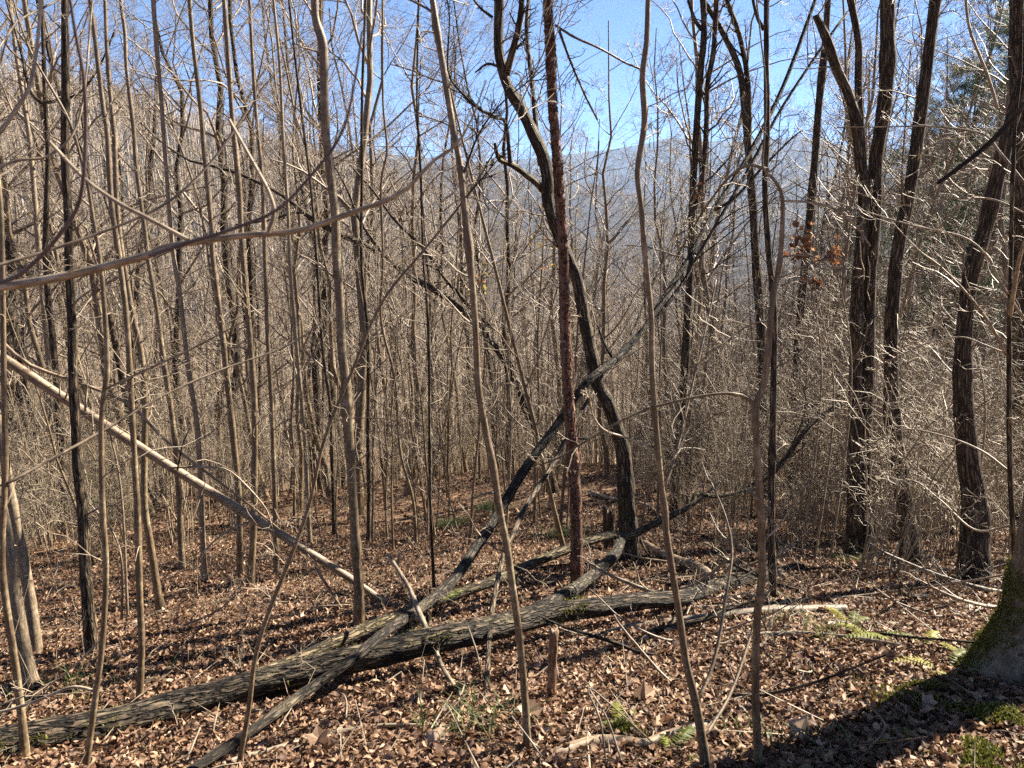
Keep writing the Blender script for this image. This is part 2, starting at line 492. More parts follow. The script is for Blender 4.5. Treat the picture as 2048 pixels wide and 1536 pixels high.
# gravel track across the slope on the right
pts = []
for px in np.linspace(1480, 2500, 40):
    Yr = 41 + .9 * math.sin(px * .006)
    x = (px - 1024) / FPX * Yr * 1.02
    pts.append((x, Yr))
pts = np.array(pts); V = []
for k, off in enumerate((-1.5, -.8, 0, .8, 1.5)):
    V.append(np.stack([pts[:, 0], pts[:, 1] + off, ground_z(pts[:, 0], pts[:, 1] + off) + .07], 1))
V = np.concatenate(V); idx = np.arange(200).reshape(5, 40)
o = mesh_obj('gravel_road', V, np.stack([idx[:-1, :-1], idx[:-1, 1:], idx[1:, 1:], idx[1:, :-1]], -1).reshape(-1, 4), M['road'])
o['kind'] = 'structure'; o['label'] = 'pale gravel track crossing the slope behind the thicket'

# ------------------------------------------------------------------ traced trees
HERO_XY = []
def px_path(pts, w, Y0, Y1, K, ease=1.0):
    """pixel polyline to world path; depth runs from Y0 at the first point to Y1 at the last; w in pixels"""
    pts = np.asarray(pts, float)
    if np.isscalar(w): w = (w, w)
    if len(w) == 2 and len(pts) != 2: w = np.linspace(w[0], w[1], len(pts))
    s = np.concatenate([[0], np.cumsum(np.hypot(*np.diff(pts, axis=0).T))]); s /= s[-1]
    rows = []
    for k, ((x, y), ww, f) in enumerate(zip(pts, w, s)):
        Y = Y0[k] if isinstance(Y0, (list, tuple)) else Y0 + (Y1 - Y0) * f ** ease
        p = P(x, y, Y)
        rows.append([*p, ww / 2 / FPX * depth(p)])
    r = spline(rows, K)
    return r[:, :3], r[:, 3]

def twiggery(T, Pm, Rm, n1, t0, t1, L=(.12, .3), ang1=60, n2_=4, n3=3, up=.25, r1=.45, K1=5, S1=3, rng=RNG, rmax=.02):
    a, ra = sprout(Pm[None], Rm[None], n1, t0, t1, L, ang1, K1 + 1, r1, rmax, .5, up * .6, .0018, rng=rng)
    T.add(a, ra, 4 if S1 > 3 else 3)
    if n2_:
        b, rb = sprout(a, ra, n2_, .2, 1, (.3, .7), 52, 4, .55, .008, .6, up * .4, .0014, rng=rng)
        T.add(b, rb, 3)
        if n3:
            c, rc = sprout(b, rb, n3, .2, 1, (.35, .8), 50, 3, .6, .003, .6, up * .3, .0011, rng=rng)
            T.add(c, rc, 3)

def hero(name, label, pts, w, cat='tree', mat='young', Y=None, Ytop=None, ext=5.0, flare=1.35, twigs=6, crown=14, S=12, limbs=(), rough=.085,
         group=None, K=60, mods=None, twt0=.25, base_on_ground=True):
    """pts run from the top of the picture down to the foot"""
    pts = list(pts)[::-1]
    if np.isscalar(w): w = (w, w)
    w = list(w)[::-1]
    base = GP(*pts[0]) if Y is None else P(*pts[0], Y)
    Y0 = base[1]; Y1 = Y0 if Ytop is None else Ytop
    Pm, Rm = px_path(pts, w, Y0, Y1, K)
    d0 = Pm[0, 2] - ground_z(Pm[0, 0], Pm[0, 1])
    root_p = np.array([Pm[0, 0], Pm[0, 1], ground_z(Pm[0, 0], Pm[0, 1])])
    # sink the foot, spread it
    foot = Pm[0] - np.array([0, 0, max(d0, 0) + .12])
    Pm = np.vstack([foot[None], Pm]); Rm = np.concatenate([[Rm[0]], Rm])
    hgt = Pm[:, 2] - root_p[2]
    Rm = Rm * (.82 if np.max(w) < 30 else .9) * (1 + (flare - 1) * np.exp(-np.maximum(hgt, 0) / (Rm[0] * 2.2 + .03)))
    for _ in range(int(4 + 5 * RNG.random())):
        c_ = RNG.random() * len(Rm); Rm = Rm * (1 + .22 * RNG.random() * np.exp(-((np.arange(len(Rm)) - c_) / (.9 + K / 120)) ** 2))
    if mods is not None: Rm = mods(Pm, Rm)
    nvis = len(Pm)
    if ext > 0:                                 # the part above the picture
        d = norm(Pm[-1] - Pm[-8]); d = norm(d + np.array([0, 0, .25]))
        n = 14; e = [Pm[-1]]; r = [Rm[-1]]
        for k in range(n):
            d = norm(d + RNG.normal(size=3) * .05 + np.array([0, 0, .04]))
            e.append(e[-1] + d * ext / n); r.append(Rm[-1] * (1 - (k + 1) / n * .85))
        Pm = np.vstack([Pm, e[1:]]); Rm = np.concatenate([Rm, r[1:]])
    t = thing(name, root_p, label, cat, group)
    T = Tubes(); T.add(Pm, np.maximum(Rm, .002), S, rough, cap=(ext <= 0)); T.build('trunk', M[mat], t, root_p)
    for lb in limbs:
        lname, lp, lw, lY0, lY1 = lb[:5]; lm = lb[5] if len(lb) > 5 else mat
        a, ra = px_path(lp, lw, lY0 if lY0 else Y0, lY1 if lY1 else Y0, 26)
        T = Tubes(); T.add(a, ra, 8 if np.max(lw) > 8 else 6, rough, cap=True)
        if len(lb) > 6:
            twiggery(T, a, ra, lb[6], .15, 1, (.12, .35), 50, 3, 2)
        T.build(lname, M[lm], t, root_p)
    if twigs or (crown and ext > 0):
        T = Tubes()
        if twigs: twiggery(T, Pm[:nvis], Rm[:nvis], twigs, twt0, 1, (.05, .16), 65, 3, 3, up=.2, r1=.3, rmax=.008)
        if crown and ext > 0: twiggery(T, Pm[nvis:], Rm[nvis:], crown, 0, 1, (.35, .8), 42, 5, 4, up=.35, rmax=.02)
        o = T.build('twigs', M['twig'], t, root_p); o['kind'] = 'stuff'
    HERO_XY.append((Pm[0, 0], Pm[0, 1]))
    return t, Pm, Rm

G_LEFT = 'young straight trunks of the left stand'
hero('young_tree', 'pale grey far trunk nearest the upper left corner', [(20, 0), (31, 100), (48, 205), (62, 308), (73, 445), (90, 640), (115, 900), (125, 1010)], (8, 15), mat='pale', Y=13, twigs=14, group=G_LEFT)
hero('forked_tree', 'black trunk with a crooked left fork near the upper left corner', [(84, 0), (87, 100), (91, 205), (96, 308), (92, 445), (94, 568), (109, 718), (125, 940), (130, 1060)], (8, 17), mat='dark', Y=11, twigs=16,
     limbs=[('limb', [(91, 212), (66, 190), (52, 150), (44, 110), (30, 60), (12, 0)], (8, 4), None, None, 'dark', 10), ('limb', [(92, 206), (118, 200), (160, 185), (200, 130), (230, 60)], (7, 3), None, None, 'dark', 10)])
hero('dark_tree', 'thickest dark straight trunk in the left stand', [(130, 0), (131, 170), (130, 308), (137, 445), (137, 512), (142, 602), (147, 773), (157, 944), (164, 1010), (171, 1147), (185, 1310)], [17, 19, 19, 19, 19, 20, 21, 22, 24, 25, 27], mat='dark', twigs=14, group=G_LEFT)
hero('young_tree', 'smooth young trunk whose foot touches the big fallen log', [(180, 0), (191, 85), (205, 205), (215, 273), (222, 400), (236, 500), (253, 637), (263, 808), (270, 944), (274, 1010), (279, 1181), (283, 1284), (279, 1407)], (10, 16), mat='young', twigs=15, group=G_LEFT)
hero('young_tree', 'young trunk with a kink at mid height, right of the log-side trunk', [(210, 0), (214, 103), (222, 205), (229, 273), (232, 376), (240, 480), (267, 637), (280, 691), (290, 790), (289, 900), (289, 1010), (305, 1113), (315, 1181), (323, 1225)], (8, 18), mat='young', twigs=15, group=G_LEFT)
hero('young_tree', 'slim grey trunk left of the paired trunks in the left stand', [(241, 0), (250, 68), (253, 137), (267, 256), (273, 342), (290, 461), (295, 510), (311, 602), (325, 705), (338, 790), (349, 876), (357, 978), (360, 1060), (365, 1140)], (8, 14), twigs=15, group=G_LEFT)
hero('young_tree', 'slim leaning trunk ending beside a dark shadow streak', [(306, 0), (314, 103), (323, 205), (330, 308), (338, 410), (347, 512), (359, 585), (369, 671), (379, 756), (393, 842), (400, 944), (403, 1025), (410, 1165)], (9, 13), mat='pale', twigs=15, group=G_LEFT)
hero('young_tree', 'ringed grey trunk crossed by the pale leaning pole', [(379, 0), (386, 85), (400, 205), (410, 325), (424, 461), (425, 510), (441, 637), (454, 756), (465, 859), (475, 961), (478, 1013), (480, 1155)], (10, 15), mat='young', twigs=15, group=G_LEFT)
hero('young_tree', 'straight ringed trunk right of the leaning pole crossing', [(448, 0), (458, 137), (465, 239), (478, 376), (484, 490), (495, 620), (502, 705), (509, 808), (509, 944), (507, 1061), (500, 1171)], (10, 17), mat='young', twigs=15, group=G_LEFT)
hero('young_tree', 'dull brown straight trunk behind the ringed trunk', [(499, 0), (506, 137), (513, 239), (523, 342), (528, 445), (530, 520), (535, 671), (543, 808), (548, 944), (550, 1013), (553, 1150)], (8, 12), twigs=10, group=G_LEFT)
hero('young_tree', 'thin grey trunk at the right end of the left stand', [(547, 0), (560, 137), (566, 273), (576, 427), (580, 530), (591, 671), (602, 790), (612, 910), (615, 996), (620, 1090)], (7, 11), mat='pale', twigs=10, group=G_LEFT)
hero('young_tree', 'thin dark trunk just left of the swollen trunk', [(578, 0), (591, 120), (605, 239), (622, 376), (632, 500), (646, 705), (660, 808), (665, 944), (668, 1070)], (6, 9), mat='dark', twigs=10, group=G_LEFT)

def swollen(Pm, Rm):
    x, y = PX(Pm)
    g = np.exp(-((y - 815) / 55) ** 2)
    return Rm * (1 + g * (.26 + .2 * np.sin(y * .36)))
hero('swollen_tree', 'smooth trunk with a wrinkled swelling and a crook near its top', [(629, 0), (632, 41), (646, 90), (648, 154), (651, 256), (660, 342), (670, 427), (673, 515), (679, 602), (684, 705), (692, 773), (696, 850), (701, 920), (707, 1013), (714, 1120), (718, 1181), (719, 1253)],
     [19, 18, 22, 20, 20, 21, 21, 21, 21, 21, 23, 23, 21, 22, 23, 24, 27], mat='young', K=160, S=16, twigs=6, mods=swollen)
hero('thin_tree', 'thin dark stem right of the swollen trunk', [(731, 0), (724, 205), (724, 342), (723, 525), (736, 671), (736, 842), (738, 979), (737, 1090)], (6, 11), mat='dark', twigs=14)
hero('thin_tree', 'wiry dark stem left of the long slanting sapling', [(837, 0), (834, 205), (841, 342), (847, 525), (854, 602), (858, 705), (859, 842), (861, 1013), (868, 1180)], (5, 8), mat='dark', twigs=14)
hero('thin_tree', 'thin stem bent at its middle above the clearing', [(765, 0), (766, 200), (774, 300), (762, 370), (766, 520), (762, 640), (790, 760), (800, 900), (826, 1000), (832, 1090)], (5, 8), mat='young', twigs=14)
hero('slanting_sapling', 'long slanting sapling in front, foot in the leaves below the log', [(865, 0), (878, 85), (892, 171), (906, 256), (919, 325), (930, 427), (939, 512), (950, 637), (957, 773), (971, 859), (988, 944), (998, 1015), (1014, 1096), (1026, 1181), (1036, 1250), (1043, 1318), (1050, 1404), (1055, 1503)],
     (15, 18), mat='young', twigs=7, K=90, limbs=[('branch', [(873, 30), (845, 12), (800, -10)], (6, 4), None, None), ('branch', [(905, 170), (870, 160), (820, 140), (780, 128)], (4, 2), None, None, 'young', 6), ('branch', [(928, 345), (950, 285), (975, 240), (1010, 200), (1060, 160), (1110, 120)], (5, 2), None, None, 'dark', 8), ('branch', [(932, 395), (970, 350), (1020, 290)], (4, 2), None, None, 'dark', 6)])

# crooked mossy tree with its broken limb
moss_Y = GP(1262, 1120)[1]
mossy, MP, MR = hero('mossy_tree', 'big crooked mossy tree with a broken-off left limb', [(998, 0), (998, 103), (1015, 171), (1039, 212), (1066, 267), (1087, 315), (1095, 359), (1096, 403), (1114, 461), (1140, 525), (1155, 565), (1165, 620), (1183, 705), (1196, 767), (1217, 808), (1234, 859), (1248, 910), (1253, 1010), (1262, 1120)],
     [21, 21, 23, 25, 27, 28, 27, 27, 26, 26, 26, 27, 28, 28, 30, 32, 34, 35, 38], mat='darkmoss', K=140, S=28, rough=.13, ext=6, crown=20, twigs=10, flare=1.3,
     limbs=[('limb', [(1012, 150), (1022, 113), (1036, 60), (1043, 10), (1050, -60)], (16, 9), moss_Y, moss_Y - .4, 'darkmoss', 12),
            ('broken_limb', [(1090, 385), (1073, 366), (1049, 347), (1025, 330), (998, 318), (990, 288)], [15, 14, 13, 12, 9, 7], moss_Y, moss_Y - .5, 'logmoss'),
            ('limb', [(1020, 326), (1018, 300), (1012, 246), (996, 236), (960, 219), (933, 195), (905, 164), (895, 130), (899, 34), (890, -20)], [9, 8, 7, 7, 7, 6, 5, 4, 3, 3], moss_Y - .4, moss_Y - 1.2, 'dark', 26),
            ('limb', [(1080, 330), (1070, 230), (1062, 150), (1053, 60), (1058, -10)], [10, 10, 9, 8, 7], moss_Y + .3, moss_Y + .8, 'dark', 16),
            ('limb', [(1001, 135), (975, 128), (950, 145)], [6, 5, 3], moss_Y, moss_Y, 'dark', 8),
            ('limb', [(985, 35), (960, 15), (940, -10)], [7, 5, 4], moss_Y, moss_Y, 'dark', 6)])

# red shaggy trunk with curling flakes
red, RP, RRd = hero('red_shaggy_tree', 'straight reddish trunk covered in curling bark flakes', [(1095, 0), (1101, 103), (1105, 205), (1114, 308), (1121, 410), (1127, 515), (1131, 671), (1138, 808), (1149, 944), (1153, 1015), (1153, 1165)],
     [21, 23, 23, 24, 25, 25, 25, 25, 26, 27, 29], mat='red', K=120, S=20, rough=.14, ext=6, twigs=0, crown=16, flare=1.15,
     limbs=[('branch', [(1110, 50), (1150, 75), (1185, 90), (1215, 105), (1250, 125), (1281, 138)], (5, 4), None, 6.0, 'red'), ('branch', [(1118, 60), (1140, 120), (1170, 190), (1195, 240)], (6, 4), None, None, 'dark', 12), ('branch', [(1122, 500), (1090, 470), (1060, 420)], (4, 2), None, None, 'dark', 8)])
def flakes():
    n = 5200
    i = RNG.integers(1, 120, n); f = RNG.random(n)[:, None]
    th = RNG.random(n) * 2 * math.pi
    q_ = np.stack([np.cos(th) * 1.6, np.sin(th) * 1.6, RP[i][:, 2] * 3.2], 1)
    ok = vnoise(q_) + .5 * vnoise(q_ * 2.7 + 5) + .35 * RNG.random(n) > -.05
    i = i[ok]; f = f[ok]; th = th[ok]; n = len(i)
    c = RP[i] * (1 - f) + RP[i + 1] * f; r = RRd[i]
    d = np.stack([np.cos(th), np.sin(th), 0 * th], 1)
    up = np.array([0, 0, 1.0]); tan = np.cross(d, up)
    h = .008 + .022 * RNG.random(n) ** 2; w = .003 + .008 * RNG.random(n) ** 2; cu = .002 + .012 * RNG.random(n) ** 2
    sg = np.where(RNG.random(n) > .5, 1, -1)
    rows = []
    for a, (u_, b_) in enumerate(((-.5, 0), (0, .15), (.5, 1))):
        for s_ in (-1, 1):
            rows.append(c + d * (r * 1.0 + b_ * cu)[:, None] + up * (u_ * h * sg * 1.6)[:, None] + tan * (s_ * w * (1 - .3 * abs(u_)))[:, None])
    V = np.stack(rows, 1); idx = np.arange(n * 6).reshape(n, 6)
    F = np.concatenate([idx[:, [0, 1, 3, 2]], idx[:, [2, 3, 5, 4]]])
    rnd = np.repeat(RNG.random(n) ** 1.2, 6)
    o = mesh_obj('bark_flakes', V.reshape(-1, 3) - RP[0] * 0 - np.array(red.location), F, M['flake'], red, {'rnd': rnd}, smooth=False)
    o['kind'] = 'stuff'
flakes()

# leaning tree behind, from centre up to the left
hero('leaning_tree', 'dark shaggy tree leaning steeply left behind the slanting sapling', [(380, 322), (470, 345), (560, 388), (640, 448), (748, 500), (817, 551), (885, 589), (940, 630), (971, 664), (1005, 712), (1029, 756), (1056, 825), (1083, 880), (1100, 960), (1110, 1010)],
     [5, 7, 9, 11, 13, 15, 17, 20, 22, 22, 22, 23, 24, 26, 28], mat='dark', Y=12.5, Ytop=12, ext=1.5, twigs=60, crown=8, rough=.14, S=16,
     limbs=[('limb', [(985, 655), (940, 613), (892, 558), (850, 500), (790, 440), (745, 380), (700, 330)], (11, 4), 12.5, 12, 'dark', 20), ('limb', [(640, 448), (600, 425), (540, 440), (470, 450)], (7, 3), 12, 12, 'dark', 12), ('limb', [(760, 505), (720, 440), (690, 370), (650, 300)], (8, 3), 12, 12, 'dark', 12)])

def knee(Pm, Rm):
    return Rm * (1 + .05 * np.sin(np.arange(len(Rm)) * .9))
Yf = GP(1411, 1545)[1]
hero('forked_sapling', 'wavy sapling in front forking low above the leaves, right of centre', [(1296, 0), (1293, 85), (1285, 154), (1289, 246), (1275, 342), (1282, 410), (1290, 505), (1296, 568), (1303, 637), (1304, 739), (1311, 842), (1320, 945), (1329, 1018), (1334, 1078), (1350, 1175), (1362, 1255), (1373, 1330), (1389, 1394), (1406, 1489), (1411, 1545)],
     [13, 14, 15, 16, 14, 13, 13, 13, 13, 14, 15, 15, 15, 15, 16, 17, 18, 21, 23, 26], mat='young', K=110, twigs=5, flare=1.15,
     limbs=[('branch', [(1396, 1400), (1420, 1346), (1437, 1284), (1451, 1198), (1464, 1102), (1450, 1030), (1420, 960)], (9, 3), Yf, Yf + .5, 'young', 6),
            ('branch', [(1412, 1470), (1461, 1387), (1495, 1291), (1509, 1243), (1520, 1180)], (8, 4), Yf, Yf + .5, 'young', 4),
            ('branch', [(1328, 979), (1351, 911), (1368, 842), (1392, 740), (1420, 620), (1432, 560)], (7, 3), Yf, Yf + .4, 'young', 8),
            ('branch', [(1306, 894), (1275, 884), (1245, 873), (1207, 859), (1185, 828), (1177, 780)], (6, 3), Yf, Yf - .2, 'tan', 3)])
Yg = GP(1518, 1545)[1]
hero('crooked_sapling', 'sinuous grey sapling in front with a long left side branch', [(1520, 60), (1532, 180), (1528, 280), (1526, 335), (1550, 362), (1565, 403), (1560, 517), (1545, 603), (1536, 705), (1526, 774), (1512, 815), (1514, 911), (1521, 1015), (1524, 1147), (1516, 1215), (1511, 1318), (1512, 1421), (1518, 1545)],
     [4, 4, 5, 6, 8, 10, 12, 14, 15, 16, 17, 17, 18, 19, 19, 19, 20, 21], mat='young', K=110, ext=1.2, crown=6, twigs=8, flare=1.1,
     limbs=[('branch', [(1511, 815), (1492, 795), (1461, 787), (1416, 790), (1378, 797), (1296, 818), (1228, 849), (1176, 880), (1118, 915), (1080, 930)], [9, 8, 7, 6, 6, 5, 5, 4, 4, 3], Yg, Yg, 'young', 5),
            ('branch', [(1566, 402), (1620, 405), (1673, 420), (1714, 455), (1741, 492)], (6, 3), Yg, Yg, 'tan', 8),
            ('branch', [(1520, 1085), (1545, 1065), (1570, 1035), (1590, 1000), (1610, 960)], (5, 2), Yg, Yg, 'tan', 4),
            ('branch', [(1536, 340), (1500, 330), (1470, 345), (1440, 375), (1395, 440), (1350, 520)], (8, 3), Yg, Yg + .5, 'young', 8),
            ('branch', [(1562, 515), (1600, 510), (1640, 520), (1690, 560)], (4, 2), Yg, Yg, 'twig', 5),
            ('branch', [(1544, 640), (1500, 650), (1455, 680), (1380, 740)], (4, 2), Yg, Yg + .3, 'twig', 5)])

# right-hand trees
GR = 'thick dark trunks on the right'
hero('twin_tree', 'left stem of the grey pair rising right of the red trunk', [(1406, 0), (1408, 68), (1399, 171), (1392, 273), (1386, 376), (1382, 512), (1375, 637), (1368, 773), (1356, 910), (1346, 1060)], (14, 21), mat='dark', Y=9.5, twigs=16,
     limbs=[('limb', [(1404, 60), (1390, 40), (1376, 0)], (9, 6), None, None), ('limb', [(1378, 440), (1400, 380), (1412, 273), (1415, 171), (1427, 103), (1433, 0), (1436, -60)], (12, 10), None, None, 'dark', 14)])
hero('leaning_pair_tree', 'grey tree with two stems parting above the far blue ridge', [(1400, -10), (1444, 62), (1478, 137), (1488, 205), (1496, 290), (1505, 400), (1512, 520), (1524, 700), (1530, 900), (1532, 1040)], (13, 24), mat='dark', Y=12, twigs=16,
     limbs=[('limb', [(1497, 300), (1498, 240), (1495, 154), (1478, 68), (1454, 0), (1440, -60)], (12, 9), None, None, 'dark', 12)])
hero('red_brown_tree', 'straight red-brown trunk behind the sinuous sapling', [(1533, 0), (1533, 137), (1534, 273), (1530, 376), (1538, 512), (1548, 620), (1546, 842), (1543, 980), (1543, 1060), (1546, 1200)], (13, 17), mat='dark', Y=None, twigs=12,
     limbs=[('limb', [(1528, 60), (1515, 35), (1506, 0), (1500, -40)], (8, 5), None, None, 'dark', 5)])
hero('straight_tree', 'grey trunk left of the snapped leaning trunk', [(1656, 0), (1649, 103), (1638, 205), (1628, 342), (1612, 512), (1598, 671), (1588, 850), (1583, 1030)], (15, 22), mat='dark', Y=12, twigs=16)
big_Y = GP(1721, 1105)[1]
hero('snapped_tree', 'leaning trunk snapped off short near the top right', [(1632, 31), (1656, 85), (1673, 137), (1697, 188), (1714, 256), (1722, 325), (1728, 410), (1716, 560), (1712, 700), (1709, 900), (1709, 1085)], [16, 20, 20, 21, 22, 24, 25, 26, 27, 29, 32], mat='dark', Y=big_Y - .15, twigs=14, ext=0, S=16, rough=.1, group=GR)
hero('dark_tree', 'dark stem rising just behind the snapped trunk', [(1700, -5), (1717, 85), (1717, 171), (1722, 308), (1726, 430), (1722, 640), (1718, 900), (1722, 1050)], (16, 24), mat='dark', Y=10.5, twigs=12, group=GR)
hero('thick_tree', 'thickest dark trunk between the snapped and the right-leaning trunk', [(1775, 0), (1775, 137), (1765, 239), (1751, 325), (1748, 444), (1738, 540), (1735, 671), (1730, 808), (1726, 900), (1722, 1010), (1723, 1108)], [32, 31, 30, 29, 29, 31, 33, 36, 38, 40, 43], mat='dark', K=80, S=20, rough=.12, twigs=14, ext=7, crown=20, flare=1.3, group=GR)
hero('right_leaning_tree', 'dark trunk leaning right across the evergreens', [(1871, 0), (1854, 137), (1840, 239), (1820, 376), (1799, 478), (1789, 560), (1783, 671), (1784, 820), (1800, 950), (1818, 1060), (1822, 1130)], [23, 25, 26, 27, 28, 29, 30, 32, 34, 36, 40], mat='dark', S=18, rough=.12, twigs=20, ext=7, crown=18, group=GR)
hero('right_leaning_tree', 'dark trunk leaning out of the picture at the right edge', [(2060, 120), (2028, 222), (1998, 342), (1974, 444), (1945, 535), (1930, 640), (1925, 760), (1935, 900), (1950, 1020), (1948, 1165)], [24, 26, 28, 29, 31, 33, 37, 44, 52, 58], mat='dark', S=18, rough=.12, twigs=20, ext=5, crown=14, group=GR)
hero('grey_tree', 'broad grey furrowed trunk half cut by the right edge', [(2040, 0), (2043, 300), (2046, 600), (2050, 900), (2055, 1120)], (42, 52), mat='dark', Y=9, S=20, rough=.12, twigs=10, group=GR)

# branchy sapling at the right edge
Yr = 3.6
hero('branchy_sapling', 'bare sapling at the right edge with long pale arching branches', [(2030, 250), (2024, 400), (2021, 560), (2018, 705), (2020, 945), (2028, 1090), (2034, 1230)], (8, 13), mat='dark', Y=Yr, ext=1.5, crown=6, twigs=12,
     limbs=[('branch', [(2048, 640), (1998, 560), (1980, 520), (1929, 475), (1826, 451), (1744, 427), (1652, 398)], (7, 2), Yr, Yr + .3, 'tan', 12),
            ('branch', [(2012, 708), (1977, 644), (1929, 582), (1878, 531), (1837, 500), (1780, 440)], (7, 2), Yr, Yr - .2, 'tan', 12),
            ('branch', [(2010, 706), (1970, 690), (1923, 674), (1860, 685), (1806, 708), (1740, 740)], (4, 2), Yr, Yr + .3, 'tan', 10),
            ('branch', [(2060, 380), (1997, 301), (1963, 267), (1861, 253), (1760, 254), (1673, 255)], (6, 2), Yr, Yr + .4, 'twig', 12),
            ('branch', [(2055, 430), (1990, 400), (1930, 396), (1860, 402), (1790, 410), (1700, 380)], (5, 2), Yr, Yr + .4, 'twig', 10),
            ('branch', [(1995, 215), (1975, 150), (1940, 60), (1930, -20)], (6, 5), Yr, Yr, 'tan', 4),
            ('branch', [(2020, 630), (2038, 520), (2055, 470)], (9, 6), Yr, Yr - .3, 'tan', 4),
            ('branch', [(2021, 945), (1960, 900), (1880, 870), (1800, 860), (1720, 900)], (5, 2), Yr, Yr + .5, 'tan', 12),
            ('branch', [(2024, 1050), (1950, 1060), (1880, 1000), (1820, 960), (1760, 990)], (5, 2), Yr, Yr + .5, 'tan', 12)])

# pale trunks at the left edge
GE = 'pale trunks at the left edge'
hero('pale_tree', 'pale tan trunk at the left edge, foot farther back', [(-60, 600), (-25, 760), (8, 910), (24, 1010), (45, 1113), (62, 1215), (71, 1310)], (18, 28), mat='pale', twigs=6, ext=8, S=16, group=GE)
hero('pale_tree', 'pale tan trunk at the left edge with a spreading foot', [(-90, 600), (-40, 840), (-5, 980), (14, 1078), (27, 1181), (45, 1284), (62, 1375)], (18, 30), mat='pale', twigs=6, ext=8, S=16, group=GE)
hero('mottled_sapling', 'mottled grey sapling hugging the left edge, foot below the log', [(-20, 200), (0, 400), (4, 500), (7, 705), (10, 945), (4, 1080), (6, 1160), (24, 1284), (38, 1387), (52, 1524)], (9, 19), mat='young', twigs=5, ext=3,
     limbs=[('branch', [(17, 965), (100, 920), (198, 866), (291, 811), (360, 775), (444, 739), (581, 688), (670, 623)], (7, 3), None, 3.6, 'twig', 4)])

# foreground sapling with the bent top
Yb = GP(171, 1540)[1]
hero('front_sapling', 'thin wavy sapling standing before the big log on the left', [(30, 10), (38, 41), (68, 116), (137, 239), (164, 325), (174, 359), (185, 427), (198, 505), (208, 602), (214, 739), (203, 842), (205, 1018), (212, 1130), (205, 1284), (192, 1387), (171, 1540)],
     [3, 4, 5, 7, 7, 8, 9, 10, 11, 12, 12, 13, 13, 13, 14, 16], mat='young', K=90, ext=.5, crown=3, twigs=6, flare=1.1,
     limbs=[('branch', [(212, 777), (290, 741), (369, 705), (440, 668), (513, 630)], (5, 3), None, None, 'twig', 3), ('branch', [(192, 1385), (170, 1376), (137, 1376), (68, 1404), (0, 1424), (-60, 1430)], (6, 6), None, None, 'tan'), ('branch', [(206, 1275), (150, 1330), (90, 1375), (0, 1410)], (4, 3), None, None, 'tan', 3)])
hero('front_sapling', 'dark thin sapling leaning right in front of the mossy pole', [(950, 370), (905, 430), (848, 500), (765, 603), (705, 740), (650, 876), (618, 1010), (582, 1113), (534, 1233), (510, 1318), (497, 1421), (476, 1540)], (4, 13), mat='young', K=80, ext=.6, crown=4, twigs=9, flare=1.1)
hero('front_sapling', 'smooth stem rising beside the rotten post and leaning right', [(1227, 732), (1193, 773), (1135, 869), (1107, 927), (1053, 1010), (1029, 1061), (1002, 1130), (981, 1250), (971, 1424)], [7, 8, 9, 10, 10, 11, 11, 11, 12], mat='dark', Ytop=7.0, ext=3, crown=8, twigs=5, flare=1.1)

# near branches hanging into the picture from a sapling beside the camera
b0 = np.array([-1.55, 1.05, 0]); b0[2] = ground_z(b0[0], b0[1])
near = thing('overhanging_sapling', b0, 'sapling beside the viewer with out-of-focus branches across the left', 'sapling')
bp = spline([[*b0 - [0, 0, .1], .016], [-1.52, 1.03, .9, .013], [-1.40, 1.0, 1.5, .011], [-1.35, .98, 2.3, .007], [-1.3, 1.0, 3.0, .003]], 40)
T = Tubes(); T.add(bp[:, :3], bp[:, 3], 8, .05); T.build('trunk', M['dark'], near, b0)
for (lp, lw, y0, y1, mt) in [
    ([(-900, 760), (-500, 650), (-200, 600), (0, 574), (137, 551), (308, 507), (342, 492), (478, 472), (598, 461), (690, 430), (782, 397), (827, 366), (858, 328), (912, 290), (945, 235), (972, 160)], [22, 21, 20, 19, 17, 15, 14, 13, 12, 11, 9, 8, 7, 6, 4, 3], 1.05, 1.0, 'tan'),
    ([(376, 480), (291, 434), (239, 407), (171, 359), (99, 284)], (9, 7), 1.0, 1.05, 'tan'),
    ([(537, 464), (548, 425), (537, 383), (506, 325), (458, 239)], (9, 6), 1.0, 1.0, 'tan'),
    ([(-200, 600), (0, 565), (68, 525), (130, 455), (161, 393), (171, 273), (167, 154), (154, 85), (140, 0), (125, -80)], (9, 6), 1.0, .8, 'purple'),
    ([(300, 512), (376, 485), (444, 465), (547, 424), (615, 359), (683, 267), (711, 154), (724, 62)], (9, 4), .95, .9, 'purple'),
    ([(-300, 560), (-80, 350), (0, 263), (34, 215), (62, 164), (79, 44), (82, -40)], (11, 6), 1.05, 1.2, 'tan'),
    ([(-300, 620), (0, 530), (85, 505), (239, 451), (342, 400), (427, 318), (496, 219)], (8, 4), 1.4, 1.8, 'twig'),
    ([(-200, 480), (0, 335), (100, 310), (160, 230), (185, 0)], (6, 4), 1.6, 1.8, 'twig')]:
    a, ra = px_path(lp, lw, y0, y1, 60)
    T = Tubes(); T.add(a, ra, 10, .05); o = T.build('branch', M[mt], near, b0)
    if mt == 'tan':
        T = Tubes(); q, rq = sprout(a[None], ra[None], 16, .1, .97, (.012, .05), 55, 4, .45, .004, .5, .2, .0009)
        T.add(q, rq, 4); T.build('spurs', M['tan'], near, b0)['kind'] = 'stuff'
nb = thing('drooping_branch', P(2100, 140, 1.5), 'dark blurred branch tip hanging in at the upper right edge', 'branch')
a, ra = px_path([(2500, -160), (2300, -20), (2100, 150), (2048, 212), (1980, 285), (1925, 330), (1875, 366)], (17, 8), 1.5, 1.5, 40)
T = Tubes(); T.add(a, ra, 8, .08, cap=True); T.build('bough', M['dark'], nb, np.array(nb.location))

